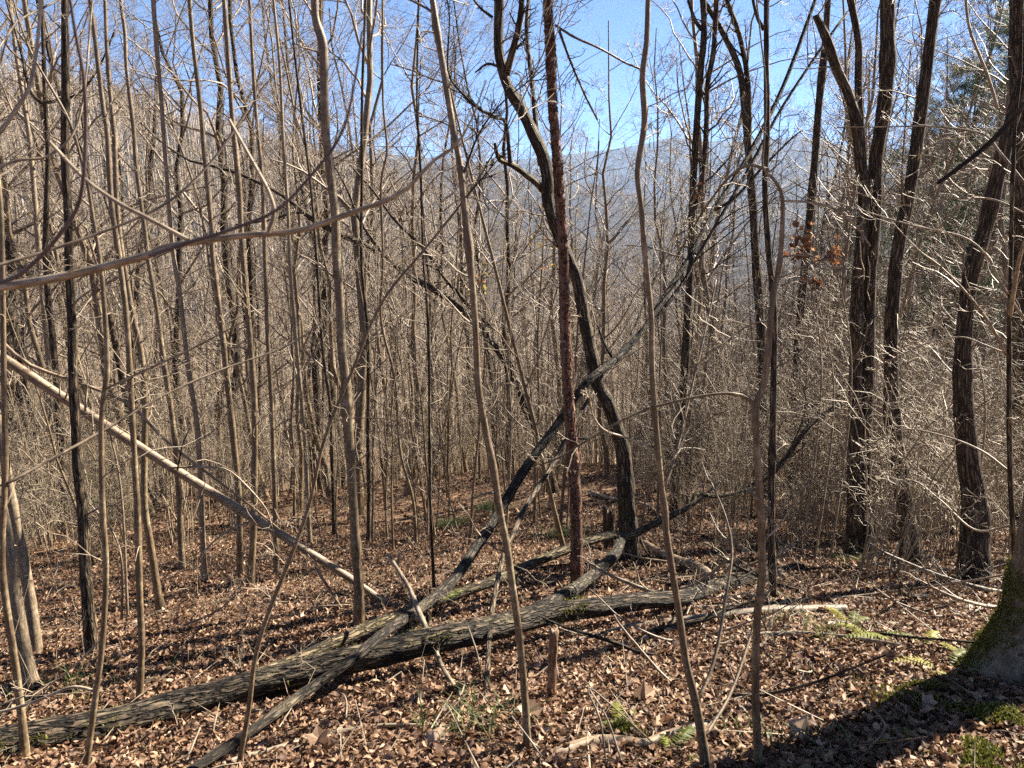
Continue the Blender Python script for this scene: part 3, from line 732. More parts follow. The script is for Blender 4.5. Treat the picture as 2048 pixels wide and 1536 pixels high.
# ------------------------------------------------------------------ foreground big tree on the right with mossy roots
bt = np.array([2.34, 3.05, 0]); bt[2] = ground_z(bt[0], bt[1])
bigt = thing('root_flared_tree', bt, 'big tree at the lower right edge with moss over its spreading roots', 'tree')
S_, K_ = 48, 90
zz = np.concatenate([np.linspace(-.35, 1.1, 55), np.linspace(1.2, 9, 35)])
th = np.arange(S_) * 2 * math.pi / S_
Vt = []
for z in zz:
    fl = .19 * math.exp(-max(z, -.1) / .22)
    lob = 1 + .55 * np.maximum(0, np.cos(th * 2.5 + 2.2)) * math.exp(-max(z, 0) / .25)
    left = np.exp(-((np.angle(np.exp(1j * (th - math.pi * 1.08)))) / .5) ** 2) * .24 * math.exp(-max(z + .05, 0) / .14)
    rr = .165 * (1 - .03 * max(z, 0)) + fl * lob * .6 + left
    rr = rr * (1 + .06 * vnoise(np.stack([np.cos(th) * 2.4, np.sin(th) * 2.4, th * 0 + z * 1.5], -1)) + .025 * vnoise(np.stack([np.cos(th) * 9, np.sin(th) * 9, th * 0 + z * 3], -1)))
    Vt.append(np.stack([rr * np.cos(th) + .012 * z * z * .3, rr * np.sin(th), z + th * 0], -1))
Vt = np.array(Vt); idx = np.arange(len(zz) * S_).reshape(-1, S_)
F = np.stack([idx[:-1], np.roll(idx[:-1], -1, 1), np.roll(idx[1:], -1, 1), idx[1:]], -1).reshape(-1, 4)
mesh_obj('trunk', Vt.reshape(-1, 3), F, M['young'], bigt, {'bk': Vt.reshape(-1, 3)})
T = Tubes(); tp = np.stack([np.zeros(20), np.zeros(20), np.linspace(3, 9, 20)], 1)
twiggery(T, tp, np.full(20, .12), 26, 0, 1, (.3, .6), 50, 5, 4); T.build('twigs', M['twig'], bigt)

def tuft_cloud(name, centres, n_each, spread, hgt, wid, mat, parent=None, origin=(0, 0, 0), droop=.3, squash=.25):
    """short blades standing on given surface points (moss, grass)"""
    C_ = np.repeat(np.asarray(centres, float), n_each, 0); n = len(C_)
    C_ = C_ + RNG.normal(size=(n, 3)) * np.array([spread, spread, spread * squash])
    az = RNG.random(n) * 2 * math.pi
    d = np.stack([np.cos(az), np.sin(az), 0 * az], 1); s = np.stack([-np.sin(az), np.cos(az), 0 * az], 1)
    h = hgt * (.5 + RNG.random(n)); w = wid * (.6 + .8 * RNG.random(n)); dr = droop * (.3 + RNG.random(n))
    v = [C_ - s * w[:, None] / 2, C_ + s * w[:, None] / 2,
         C_ + d * (h * dr * .5)[:, None] + np.array([0, 0, 1]) * (h * .62)[:, None] + s * (w * .4)[:, None],
         C_ + d * (h * dr * .5)[:, None] + np.array([0, 0, 1]) * (h * .62)[:, None] - s * (w * .4)[:, None],
         C_ + d * (h * dr * 1.6)[:, None] + np.array([0, 0, 1]) * (h * (1 - .25 * dr))[:, None]]
    V = np.stack(v, 1).reshape(-1, 3) - np.asarray(origin)
    idx = np.arange(n * 5).reshape(n, 5)
    return mesh_obj(name, V, [idx[:, [0, 1, 2, 3]], idx[:, [3, 2, 4]]], mat, parent, {'rnd': np.repeat(RNG.random(n), 5)}, smooth=False)
# moss over the flare
k = []
for _ in range(16000):
    a = RNG.random() * 2 * math.pi; z = -.05 + .5 * RNG.random() ** 1.6
    j = int(a / (2 * math.pi) * S_) % S_; i = np.searchsorted(zz, z)
    p = Vt[min(i, len(zz) - 1), j]
    q = p + (Vt[min(i, len(zz) - 1), (j + 1) % S_] - p) * RNG.random() + (Vt[min(i + 1, len(zz) - 1), j] - p) * RNG.random()
    if vnoise(q * 7 + 4) + .3 * vnoise(q * 31) + .2 - z * 1.1 > 0: k.append(q)
o = tuft_cloud('root_moss', k, 5, .008, .009, .004, M['moss'], bigt, squash=1); o['kind'] = 'stuff'

# ------------------------------------------------------------------ fallen logs and branches
def gl(px, py, w):                              # centre of a log seen at that pixel, lying on the ground
    g = GP(px, py + w * .42); r = w / 2 / FPX * depth(g)
    return np.array([g[0], g[1], g[2] + r * .82, r])
def fallen(name, label, pts, w, mat='log', S=14, rough=.08, K=70, twigs=0, cat='log', stubs=(), group=None, lift=None):
    if np.isscalar(w): w = (w, w)
    if len(w) == 2 and len(pts) != 2: w = np.linspace(w[0], w[1], len(pts))
    rows = [gl(x, y, ww) for (x, y), ww in zip(pts, w)]
    if lift: rows = [r_ + np.array([0, 0, l, 0]) for r_, l in zip(rows, lift)]
    r = spline(rows, K); o_ = rows[len(rows) // 2][:3]
    t = thing(name, o_, label, cat, group)
    T = Tubes(); T.add(r[:, :3], r[:, 3], S, rough, cap=True); T.build('stem', M[mat], t, o_)
    for sp in stubs:
        a, ra = px_path(sp[0], sp[1], sp[2], sp[3], 16)
        T = Tubes(); T.add(a, ra, 7, rough, cap=True); T.build('side_branch', M[mat], t, o_)
    if twigs:
        T = Tubes(); twiggery(T, r[:, :3], r[:, 3], twigs, .2, 1, (.06, .2), 60, 3, 2, up=.3, r1=.35, rmax=.008); T.build('twigs', M['dead'], t, o_)['kind'] = 'stuff'
    return t, r
def poled(name, label, pts, w, Y0, Y1, mat='dead', S=12, rough=.08, K=70, twigs=0, cat='fallen trunk', branches=(), ease=1.0, origin=None):
    a, ra = px_path(pts, w, Y0, Y1, K, ease)
    o_ = a[0]
    t = thing(name, o_, label, cat)
    T = Tubes(); T.add(a, ra, S, rough, cap=True); T.build('stem', M[mat], t, o_)
    for (lp, lw, l0, l1, mt, tw) in branches:
        b, rb = px_path(lp, lw, l0, l1, 20)
        T = Tubes(); T.add(b, rb, 7, rough, cap=True)
        if tw: twiggery(T, b, rb, tw, .15, 1, (.15, .4), 45, 3, 2)
        T.build('side_branch', M[mt], t, o_)
    if twigs:
        T = Tubes(); twiggery(T, a, ra, twigs, .1, 1, (.08, .25), 60, 3, 2, up=.3, r1=.4, rmax=.01); T.build('twigs', M['tan'], t, o_)['kind'] = 'stuff'
    return t, a, ra

biglog, BL = fallen('fallen_log', 'big furrowed fallen log lying across the whole lower left', [(-160, 1520), (0, 1488), (205, 1450), (411, 1402), (616, 1366), (760, 1340), (880, 1318), (988, 1294), (1091, 1265), (1194, 1243), (1280, 1225), (1365, 1208), (1430, 1180), (1512, 1156), (1600, 1133)],
    [72, 72, 66, 60, 56, 53, 51, 48, 43, 38, 34, 30, 27, 24, 20], mat='log', S=44, rough=.1, K=230, lift=[.0, .0, .0, .02, .07, .1, .12, .12, .12, .1, .08, .05, .03, 0, 0])
# moss patches on the near flank of the log
k = []
for _ in range(12000):
    i = RNG.integers(2, 180); a = RNG.random() * 2 * math.pi
    c, r = BL[i, :3], BL[i, 3]
    p = c + r * 1.0 * np.array([.25 * math.sin(a), -math.cos(a), math.sin(a)])
    if vnoise(np.array([p[0] * 3.1, p[2] * 9, 4.0])) + .4 * vnoise(np.array([p[0] * 14, p[2] * 30, 2.0])) > .38 and math.sin(a) < .75: k.append(p)
o = tuft_cloud('log_moss', k, 2, .008, .014, .006, M['moss'], biglog, np.array(biglog.location), squash=1); o['kind'] = 'stuff'
fallen('fallen_log', 'second pale weathered log lying beside and behind the rotten post, running right', [(1020, 1325), (1100, 1297), (1194, 1272), (1262, 1255), (1380, 1240), (1519, 1224), (1600, 1221), (1690, 1219)], [12, 13, 14, 15, 20, 23, 23, 22], mat='dead', S=20, rough=.12, K=110)
fallen('fallen_branch', 'dark arched branch at the right end of the pale log', [(1672, 1236), (1700, 1212), (1742, 1190), (1776, 1184), (1815, 1194), (1851, 1212)], (12, 5), mat='log', cat='branch', twigs=10)
fallen('fallen_branch', 'dark straight branch lying toward the flared tree', [(1850, 1210), (1930, 1195), (1990, 1180), (2030, 1171)], (9, 12), mat='log', cat='branch', twigs=8)
fallen('log_slab', 'short grey slab of wood behind the ferns', [(1640, 1250), (1700, 1248), (1780, 1250), (1868, 1256)], (15, 15), mat='dead', cat='log')
fallen('short_log', 'short dark lichen-spotted log resting on the big log', [(1241, 1128), (1224, 1155), (1160, 1195), (1091, 1243), (1050, 1262)], [20, 22, 24, 25, 22], mat='lichen', S=18, rough=.12, lift=[.25, .18, .1, .12, .12])
fallen('fallen_log', 'curved tan log right of the mossy tree foot', [(1288, 1085), (1335, 1113), (1399, 1137), (1436, 1168)], [12, 18, 23, 16], mat='lean', S=16, rough=.08)
fallen('fallen_log', 'bare tan log lying at the bottom edge', [(1040, 1534), (1125, 1502), (1177, 1486), (1240, 1484), (1290, 1488), (1331, 1472), (1390, 1455), (1440, 1448)], [16, 24, 30, 27, 24, 22, 22, 20], mat='lean', S=18, rough=.1)
fallen('fallen_branch', 'thin dark branch curving behind the short log', [(1015, 1150), (1057, 1167), (1118, 1165), (1190, 1164)], (8, 6), mat='dark', cat='branch')
fallen('fallen_branch', 'pale peeled branch lying in leaves along the bottom', [(440, 1545), (466, 1530), (548, 1507), (620, 1485), (700, 1468), (780, 1459), (920, 1462), (990, 1457)], [11, 11, 11, 10, 10, 8, 8, 5], mat='dead', cat='branch', lift=[.02] * 8)
fallen('fallen_branch', 'thin grey branch in the shade below the big log', [(90, 1536), (188, 1522), (274, 1502), (377, 1458), (450, 1432), (560, 1400)], (6, 8), mat='dead', cat='branch', twigs=8)
fallen('fallen_branch', 'bleached branch lying behind the crossing poles', [(700, 1248), (740, 1265), (800, 1285), (860, 1297)], (9, 7), mat='dead', cat='branch', twigs=4)
fallen('fallen_branch', 'long thin branch lying on the leaves uphill of the log', [(290, 1365), (370, 1318), (440, 1300), (480, 1282), (560, 1284), (660, 1288)], (4, 7), mat='dead', cat='branch', twigs=6)
fallen('stump_piece', 'dark broken stump piece beside the log-side trunk', [(255, 1385), (290, 1368), (330, 1345), (362, 1318)], [10, 16, 14, 5], mat='dark', cat='stump', S=12, rough=.2)
for pts, lab, wd in [([(1340, 1060), (1420, 1075), (1500, 1098), (1570, 1100), (1640, 1080)], 'dark branch on the ground behind the forked sapling', 8), ([(1480, 1100), (1540, 1110), (1620, 1095)], 'pale short log gleaming behind the sinuous sapling', 9),
                 ([(1540, 1190), (1620, 1190), (1700, 1205), (1760, 1215)], 'thin bleached branch lying along the pale log', 5), ([(1180, 985), (1230, 1000), (1290, 1010), (1330, 1040)], 'grey log lying behind the mossy trunk', 11),
                 ([(1540, 1255), (1590, 1275), (1640, 1300), (1668, 1318)], 'two-pronged dead branch pointing at the fern', 7), ([(1800, 1170), (1850, 1155), (1900, 1140), (1960, 1100)], 'bleached branch in the brush at the right', 6),
                 ([(1100, 1100), (1160, 1090), (1215, 1102)], 'low dark root-like branch by the red trunk', 7), ([(1700, 1110), (1790, 1130), (1880, 1150), (1960, 1195)], 'thin fallen stick under the thick trunks', 5)]:
    fallen('fallen_branch', lab, pts, (wd, wd * .6), mat='dead' if ('pale' in lab or 'bleach' in lab or 'grey' in lab) else 'log', cat='branch', twigs=5)

# leaning poles
F4, a4, r4 = poled('mossy_pole', 'long moss-tinged fallen stem lying over the log and rising right', [(395, 1395), (480, 1362), (548, 1337), (620, 1308), (700, 1272), (817, 1222), (868, 1205), (988, 1161), (1091, 1116), (1211, 1072), (1245, 1075), (1276, 1065), (1314, 1044), (1380, 1012), (1393, 987), (1434, 992), (1512, 975)],
      [26, 26, 25, 25, 24, 22, 21, 20, 18, 17, 17, 15, 14, 11, 9, 9, 6], [3.42, 3.62, 3.78, 3.95, 4.2, 4.65, 4.85, 5.2, 5.6, 6.0, 6.15, 6.25, 6.4, 6.7, 6.8, 7.0, 7.2], 7.2, mat='logmoss', K=120, S=18, rough=.12,
      branches=[([(1378, 1015), (1410, 990), (1441, 962)], (9, 5), 6.9, 7.0, 'dead', 0), ([(1276, 1065), (1285, 1040), (1290, 1010), (1288, 985)], (7, 3), 6.6, 6.6, 'lean', 0), ([(1276, 1068), (1288, 1095), (1302, 1118)], (7, 3), 6.6, 6.6, 'lean', 0), ([(1500, 978), (1560, 930), (1620, 850), (1680, 810), (1770, 770)], (14, 6), 7.2, 8, 'dark', 10)])
yb5 = GP(375, 1545)[1]
poled('dead_leaning_tree', 'long blotched dead trunk rising right to lean on the mossy tree', [(375, 1545), (497, 1465), (616, 1380), (700, 1322), (766, 1267), (817, 1233), (851, 1208), (903, 1164), (937, 1118), (971, 1068), (1005, 1012), (1057, 927), (1108, 859), (1152, 794), (1183, 756), (1228, 722), (1283, 664), (1323, 603), (1378, 517), (1430, 420), (1502, 301), (1567, 171), (1628, 7), (1650, -60)],
      [19, 20, 21, 21, 20, 20, 20, 21, 21, 20, 20, 19, 18, 18, 16, 15, 12, 11, 11, 10, 9, 8, 7, 6], [2.35, 2.7, 3.14, 3.3, 3.6, 4.05, 4.35, 4.7, 5.0, 5.3, 5.6, 5.9, 6.1, 6.2, 6.28, 6.5, 6.8, 7.1, 7.5, 8, 8.5, 9, 9.5, 9.7], 9.4, mat='lichen', K=170, S=20, rough=.12,
      branches=[([(1108, 862), (1125, 872), (1150, 876), (1180, 878)], (8, 5), 6.2, 6.2, 'lichen', 0), ([(1005, 1003), (985, 985), (945, 995)], (6, 3), 5.9, 5.8, 'dead', 0), ([(1283, 664), (1310, 640), (1370, 560), (1399, 506), (1495, 342), (1560, 222), (1638, 103), (1693, 27)], (9, 5), 7.0, 9, 'dark', 16),
                ([(1228, 722), (1210, 690), (1195, 650)], (6, 3), 6.8, 6.8, 'lichen', 4), ([(1430, 420), (1470, 395), (1520, 340), (1580, 280), (1605, 260)], (7, 3), 7.9, 8, 'dark', 10)])
poled('leaning_pole', 'long straight salmon-tan pole slanting down across the left stand', [(-140, 622), (0, 712), (171, 825), (342, 934), (496, 1030), (582, 1082), (690, 1150), (790, 1219)], [18, 19, 19, 18, 18, 17, 15, 12], 4.9, 5.35, mat='lean', K=90, S=18, rough=.05, twigs=0,
      branches=[([(130, 797), (150, 750), (160, 720), (200, 640), (190, 590)], (4, 2), 5, 5, 'lean', 6), ([(120, 790), (122, 760), (150, 720)], (4, 2), 5, 5, 'tan', 6), ([(170, 822), (175, 750), (170, 720)], (5, 3), 5, 5, 'tan', 4), ([(355, 940), (365, 890), (380, 855)], (4, 2), 5.1, 5, 'dark', 0),
                ([(0, 680), (60, 730), (170, 770), (260, 810), (330, 880), (420, 950), (500, 1010), (560, 1060)], (8, 4), 4.9, 5.2, 'lean', 10), ([(330, 935), (430, 935), (470, 950), (530, 1015), (545, 1060)], (5, 3), 5.1, 5.1, 'tan', 6), ([(510, 1040), (450, 1065), (400, 1110)], (5, 3), 5.2, 5.0, 'tan', 4), ([(512, 1042), (540, 1055), (620, 1110), (640, 1150), (700, 1240)], (8, 5), 5.3, 5.2, 'lean', 6)])
poled('dead_stick', 'dead stick propped over the crossing poles', [(1006, 1540), (954, 1452), (920, 1390), (885, 1335), (865, 1284), (837, 1222), (817, 1174), (776, 1109)], [9, 10, 10, 9, 9, 11, 9, 7], GP(1006, 1540)[1], 4.6, mat='dead', cat='stick', branches=[([(848, 1238), (830, 1236), (812, 1228)], (11, 9), 4.35, 4.4, 'dead', 0), ([(795, 1135), (797, 1120), (800, 1105)], (6, 4), 4.55, 4.55, 'dead', 0)])
for pts, lab, w in [([(1214, 1540), (1200, 1440), (1174, 1374), (1234, 1420), (1308, 1488)], 'snapped thin stick bent into a sharp angle at the bottom', 5), ([(1250, 1545), (1215, 1440), (1176, 1374)], 'straight thin stick crossing the bottom edge log', 5),
                    ([(1372, 1378), (1335, 1358), (1290, 1310), (1240, 1250), (1228, 1230)], 'thin arching stick left of the forked sapling', 7), ([(1105, 1545), (1060, 1480), (1020, 1428)], 'short dark stick at the foot of the slanting sapling', 5),
                    ([(366, 1540), (385, 1490), (400, 1455)], 'pale broken stick standing below the big log', 7), ([(963, 1360), (955, 1310), (935, 1250)], 'thin crooked twig before the log beside the smooth stem', 5),
                    ([(690, 1455), (693, 1410), (688, 1390), (680, 1388)], 'small hooked twig poking from the leaves', 5), ([(1465, 1460), (1420, 1500), (1370, 1545)], 'thin dark stick at the bottom right of centre', 6),
                    ([(1900, 1360), (1930, 1345), (1960, 1320), (2020, 1290)], 'bare stick crossing the lower right ferns', 4), ([(1700, 1540), (1740, 1495), (1770, 1450), (1725, 1400)], 'thin bleached forked stick on sunny leaves', 4)]:
    b = GP(*pts[0])
    poled('dead_stick', lab, pts, (w, w * .6), b[1], b[1] + .15, mat='dead', S=6, K=24, cat='stick')

# rotten post and stump
def post(name, label, top, bot, w, mat, cat='stump'):
    g = GP(*bot); a, ra = px_path([(bot[0], bot[1] + 12), bot, ((top[0] + bot[0]) / 2 - 1, (top[1] + bot[1]) / 2), top], (w * 1.05, w), g[1], g[1], 40)
    t = thing(name, g, label, cat)
    V, F, B = Tubes().add(a, ra, 22, .16).arrays(g)
    # ragged broken top: lift and drop the last rings
    V = V.reshape(-1, 22, 3); jag = np.abs(vnoise(np.stack([np.cos(np.arange(22) * .29) * 3, np.sin(np.arange(22) * .29) * 3, np.zeros(22)], -1)))
    V[-1, :, 2] += jag * ra[-1] * 2.2; V[-2, :, 2] += jag * ra[-1] * 1.2
    n = len(V) * 22; top_c = V[-1].mean(0) - np.array([0, 0, ra[-1] * .8])
    V = np.vstack([V.reshape(-1, 3), top_c]); last = np.arange(n - 22, n)
    mesh_obj('stump_wood', V, [F, np.stack([last, np.roll(last, -1), np.full(22, n)], 1)], M[mat], t, {'bk': np.vstack([B, B[-1:]])})
post('rotten_post', 'upright orange-brown rotten post standing before the big log', (1108, 1268), (1103, 1400), 18, 'rot')
post('broken_stump', 'small broken stump between the red trunk and the mossy tree', (1218, 1030), (1220, 1098), 24, 'dark')

# ------------------------------------------------------------------ prototypes of the woods
def gen_tree(h, r, rng, nl=12, fork=True, sub=(6, 6, 4), t0=.35, lean=0.0, K=16, crownL=(.2, .36), up=.16):
    z = np.linspace(0, 1, K)
    wob = np.cumsum(rng.normal(size=(K, 2)) * h * .006, 0); wob[0] = 0
    Pm = np.stack([wob[:, 0] + lean * h * z ** 1.3, wob[:, 1], z * h - .15], 1)
    Rm = r * (1 - z * .88) ** .8 * (1 + .45 * np.exp(-z * h / .35))
    tr = Tubes(); tr.add(Pm, Rm, 9, .08)
    T = Tubes()
    a, ra = sprout(Pm[None], Rm[None], nl, t0, .98, crownL, 58, 8, .5, r * .5, .3, up, .006, rng=rng); T.add(a, ra, 5)
    b, rb = sprout(a, ra, sub[0], .15, 1, (.35, .65), 55, 5, .5, .03, .45, up * .5, .0035, rng=rng); T.add(b, rb, 3)
    c, rc = sprout(b, rb, sub[1], .15, 1, (.4, .8), 50, 4, .5, .008, .5, up * .3, .0022, rng=rng); T.add(c, rc, 3)
    if sub[2]:
        d, rd = sprout(c, rc, sub[2], .1, 1, (.4, .9), 50, 3, .6, .004, .5, up * .3, .0014, rng=rng); T.add(d, rd, 3)
    return tr, T
def proto(name, tr, T, mt='dark', mc='twigfar'):
    root = bpy.data.objects.new(name, None); COL.objects.link(root); root.empty_display_size = .2
    a = tr.build('trunk', M[mt], root); b = T.build('crown', M[mc], root)
    KIDS[root.name] = [a, b]
    return root

def zone(px):
    for lim, s in ((250, 'behind the pale left-edge trunks'), (600, 'behind the straight left stand'), (950, 'beyond the open leafy clearing'), (1180, 'behind the red trunk'),
                   (1370, 'behind the mossy crooked tree'), (1640, 'behind the sinuous sapling'), (99999, 'behind the thick right-hand trunks')):
        if px < lim: return s
def free(x, y, d, extra=()):
    for (a, b) in HERO_XY:
        if (a - x) ** 2 + (b - y) ** 2 < d * d: return False
    for (a, b) in extra:
        if (a - x) ** 2 + (b - y) ** 2 < d * d: return False
    return True
def blocks(x, y, lim=7):                        # keep the clearing in the middle open
    px, py = PX(np.array([x, y, ground_z(x, y)]))
    return y < lim

PLACED = []
def scatter(protos, n, area, mind, group, cat, adj, smin=.8, smax=1.2, tilt=3.5, use_first=True):
    placed = []; tries = 0; k = 0
    while k < n and tries < n * 60:
        tries += 1
        x, y = area()
        if not free(x, y, mind, placed): continue
        placed.append((x, y)); PLACED.append((x, y))
        j = k % len(protos) if k < len(protos) else RNG.integers(len(protos))
        src = protos[j]
        o = src if (k < len(protos) and use_first) else dup(src)
        s = float(smin + (smax - smin) * RNG.random())
        z = float(ground_z(x, y))
        o.location = (x, y, z); o.rotation_euler = (R(RNG.normal() * tilt), R(RNG.normal() * tilt), RNG.random() * 6.283); o.scale = (s, s, s)
        px, py = PX(np.array([x, y, z]))
        far_ = 'fairly near' if y < 16 else ('midway off' if y < 32 else 'far off')
        sz = 'tall' if s > (smin + smax) / 2 else 'short'
        tag(o, f'{sz} {adj[j % len(adj)]} {far_} {zone(px)}', cat, group)
        assert len(o['label'].replace('-', ' ').split()) <= 16, o['label']
        k += 1
    return k

rt = np.random.default_rng(5)
forest = [proto('forest_tree', *gen_tree(h, r, rt, nl, True, (6, 6, 4), t0, lean)) for (h, r, nl, t0, lean) in ((15, .085, 16, .3, .03), (17, .11, 17, .35, -.05), (13, .07, 15, .25, .08), (16, .08, 16, .4, 0), (14, .095, 16, .25, -.09), (17, .125, 18, .3, .02))]
young = [proto('young_forest_tree', *gen_tree(h, r, rt, nl, False, (5, 5, 3), t0, lean, 14, (.12, .28), .22), mt='young') for (h, r, nl, t0, lean) in ((10, .06, 16, .3, .0), (8.5, .045, 14, .25, .05), (11, .07, 18, .35, -.04), (9, .05, 14, .2, -.07), (7, .035, 14, .15, .06))]
whip = [proto('whip_sapling', *gen_tree(h, r, rt, nl, False, (4, 4, 0), .15, lean, 12, (.10, .25), .35), mt='young', mc='twig') for (h, r, nl, lean) in ((4.2, .018, 9, .02), (3.4, .014, 8, -.03), (5.2, .022, 10, 0), (2.6, .011, 8, .07), (4.6, .017, 9, -.08))]

def fan(y0, y1, a0=-.82, a1=.82, p=1.0):
    def f():
        y = y0 + (y1 - y0) * RNG.random() ** p
        return (y * (a0 + (a1 - a0) * RNG.random()), y)
    return f
def pick(*fs):
    def f(): return fs[RNG.integers(len(fs))]()
    return f
scatter(forest, 165, pick(fan(15, 32, -.82, .0), fan(17, 34, -.82, .05), fan(28, 60), fan(34, 78), fan(34, 78), fan(15, 30, -.82, -.2)), 1.6, 'bare forest trees down the slope', 'tree', ['bare tree with forked boughs', 'bare tree with straight bole', 'slender tilted bare tree', 'bare tree with narrow crown', 'crooked leaning bare tree', 'stout bare wide-crowned tree'], .75, 1.15, 3)
scatter(young, 150, pick(fan(10, 22, -.82, -.12), fan(14, 34), fan(10, 24, .1, .85), fan(18, 45)), .7, 'young bare trees crowding the slope', 'tree', ['thin-crowned young tree', 'slim short-twigged young tree', 'clean-stemmed young tree', 'slightly leaning young tree', 'low-branched young tree'], .75, 1.2, 4)
def clearing():
    px = 620 + 560 * RNG.random(); py = 905 + 200 * RNG.random() ** 1.5
    g = GP(px, py); return g[0], g[1]
scatter(whip, 170, pick(clearing, fan(8, 20, -.8, .8), fan(8, 16, .15, .75), clearing), .3, 'whip-thin saplings', 'sapling', ['straight whip-thin sapling', 'wispy sapling', 'wand-like sapling', 'little twiggy sapling', 'thin bowed sapling'], .7, 1.25, 5)

# shrubs with arching canes
def gen_shrub(rng, n, h, spread, mat):
    T = Tubes()
    az = rng.random(n) * 6.283; K = 9; z = np.linspace(0, 1, K)
    L = h * (.6 + .7 * rng.random(n)); sp = spread * (.2 + rng.random(n))
    base = rng.normal(size=(n, 2)) * .12
    P_ = np.zeros((n, K, 3))
    bend = z ** 1.6
    P_[:, :, 0] = base[:, :1] + np.cos(az)[:, None] * sp[:, None] * bend; P_[:, :, 1] = base[:, 1:] + np.sin(az)[:, None] * sp[:, None] * bend
    P_[:, :, 2] = L[:, None] * (1.25 * z - .45 * z ** 2.6)[None] - .05
    P_[:, 1:] += rng.normal(size=(n, K - 1, 3)) * .03
    Rr = (.004 + .006 * rng.random(n))[:, None] * np.linspace(1, .35, K)[None]
    a, b = sprout(P_, Rr, 9, .15, 1, (.15, .42), 62, 6, .6, .004, .9, .03, .0017, rng=rng)
    c, d = sprout(a, b, 6, .1, 1, (.25, .6), 60, 4, .6, .003, .9, .0, .0013, rng=rng)
    tr = Tubes(); tr.add(P_, Rr, 4)
    T.add(a, b, 3); T.add(c, d, 3)
    return tr, T
def sproto(tr, T, mc):
    root = bpy.data.objects.new('thicket_shrub', None); COL.objects.link(root)
    a = tr.build('canes', M['tan'], root); b = T.build('twigs', M[mc], root)
    KIDS[root.name] = [a, b]; return root
shrubs = [sproto(*gen_shrub(rt, n, h, s, 0), mc) for n, h, s, mc in ((22, 2.2, 1.0, 'tan'), (18, 2.8, .8, 'twig'), (26, 1.7, 1.2, 'tan'), (16, 3.4, .7, 'twig'), (24, 2.4, 1.3, 'tan'))]
scatter(shrubs, 180, pick(fan(5.6, 9, .42, .8), fan(6.8, 11, .3, .8), fan(7.5, 14, .26, .85), fan(8, 18, .18, .85), fan(14, 36, -.1, .85), fan(16, 40, -.85, .2), fan(9, 20, -.85, -.35)), .55, 'bare arching shrubs of the thicket', 'shrub', ['tan arching shrub', 'upright twiggy shrub', 'low tangled shrub', 'tall loose shrub', 'wide arching shrub'], .6, 1.2, 6)

# evergreens at the right
def gen_pine(rng, h):
    z = np.linspace(0, 1, 14)
    Pm = np.stack([z * 0, z * 0, z * h - .2], 1); Rm = .02 * h * .7 * (1 - z * .92)
    tr = Tubes(); tr.add(Pm, Rm, 9, .06)
    a, ra = sprout(Pm[None], Rm[None], 90, .22, .98, (.14, .26), 82, 6, .3, .05, .18, .05, .006, rng=rng)
    b, rb = sprout(a, ra, 8, .3, 1, (.25, .5), 45, 4, .5, .01, .25, .12, .003, rng=rng)
    T = Tubes(); T.add(a, ra, 4); T.add(b, rb, 3)
    n = 17; src = np.repeat(b.reshape(-1, 3)[len(b) * 0:], 1, 0)
    ends = b[:, 1:].reshape(-1, 3)
    c = np.repeat(ends, n, 0); N = len(c)
    d = norm(rng.normal(size=(N, 3)) + np.array([0, 0, .45])); s = norm(np.cross(d, rng.normal(size=(N, 3))))
    L = .10 + .09 * rng.random(N); w = .006
    c = c + rng.normal(size=(N, 3)) * .03
    V = np.stack([c - s * w, c + s * w, c + d * L[:, None]], 1).reshape(-1, 3)
    return tr, T, V, np.arange(N * 3).reshape(N, 3), np.repeat(rng.random(N), 3)
pines = []
for h in (13, 10, 15):
    tr, T, V, F, rn = gen_pine(rt, h)
    root = bpy.data.objects.new('pine_tree', None); COL.objects.link(root)
    a = tr.build('trunk', M['dark'], root); b = T.build('limbs', M['dark'], root); c = mesh_obj('needles', V, F, M['needle'], root, {'rnd': rn}, smooth=False)
    KIDS[root.name] = [a, b, c]; pines.append(root)
scatter(pines, 16, pick(fan(22, 45, .44, .8), fan(17, 28, .5, .72), fan(30, 60, .35, .8)), 2.4, 'evergreen pines on the right', 'pine tree', ['airy-boughed pine', 'small dense pine', 'layered broad pine'], .8, 1.25, 2)

# ------------------------------------------------------------------ the far woods that read as one mass
def far_wood(name, label, n, y0, y1, nb, hh, mat, width=.95, seed=3, rmul=1.0, xr=None):
    rng = np.random.default_rng(seed)
    y = np.exp(np.log(y0) + (np.log(y1) - np.log(y0)) * rng.random(n)); x = y * (rng.random(n) * 2 - 1) * width
    if xr: x = y * (xr[0] + (xr[1] - xr[0]) * rng.random(n))
    h = hh * (.6 + .7 * rng.random(n)); z = ground_z(x, y); s = y / 100.0
    K = 3; t = np.linspace(0, 1, K)
    le = rng.normal(size=(n, 2)) * .05
    Pm = np.stack([x[:, None] + le[:, :1] * h[:, None] * t, y[:, None] + le[:, 1:] * h[:, None] * t, z[:, None] + h[:, None] * t], -1)
    Rm = (.09 + .10 * rng.random(n))[:, None] * np.linspace(1, .25, K)[None] * rmul
    T = Tubes(); T.add(Pm, Rm, 3)
    a, ra = sprout(Pm, Rm, nb[0], .25, 1, (.22, .45), 42, 3, .4, .05, .25, .4, .02 * rmul, rng=rng); T.add(a, ra, 3)
    b, rb = sprout(a, ra, nb[1], .1, 1, (.35, .75), 40, 2, .5, .03, .3, .3, .011 * rmul, rng=rng); T.add(b, rb, 3)
    o = T.build(name, M[mat]); tag(o, label, 'woods', None, 'stuff')
far_wood('far_woods', 'mass of bare trees filling the valley below the slope', 900, 70, 190, (8, 7), 17, 'twigfar', seed=3, rmul=1.5)
far_wood('valley_woods', 'hazy bare woods on the far valley floor and lower hillside', 5200, 170, 1300, (5, 3), 18, 'twigfar', seed=4, rmul=5)
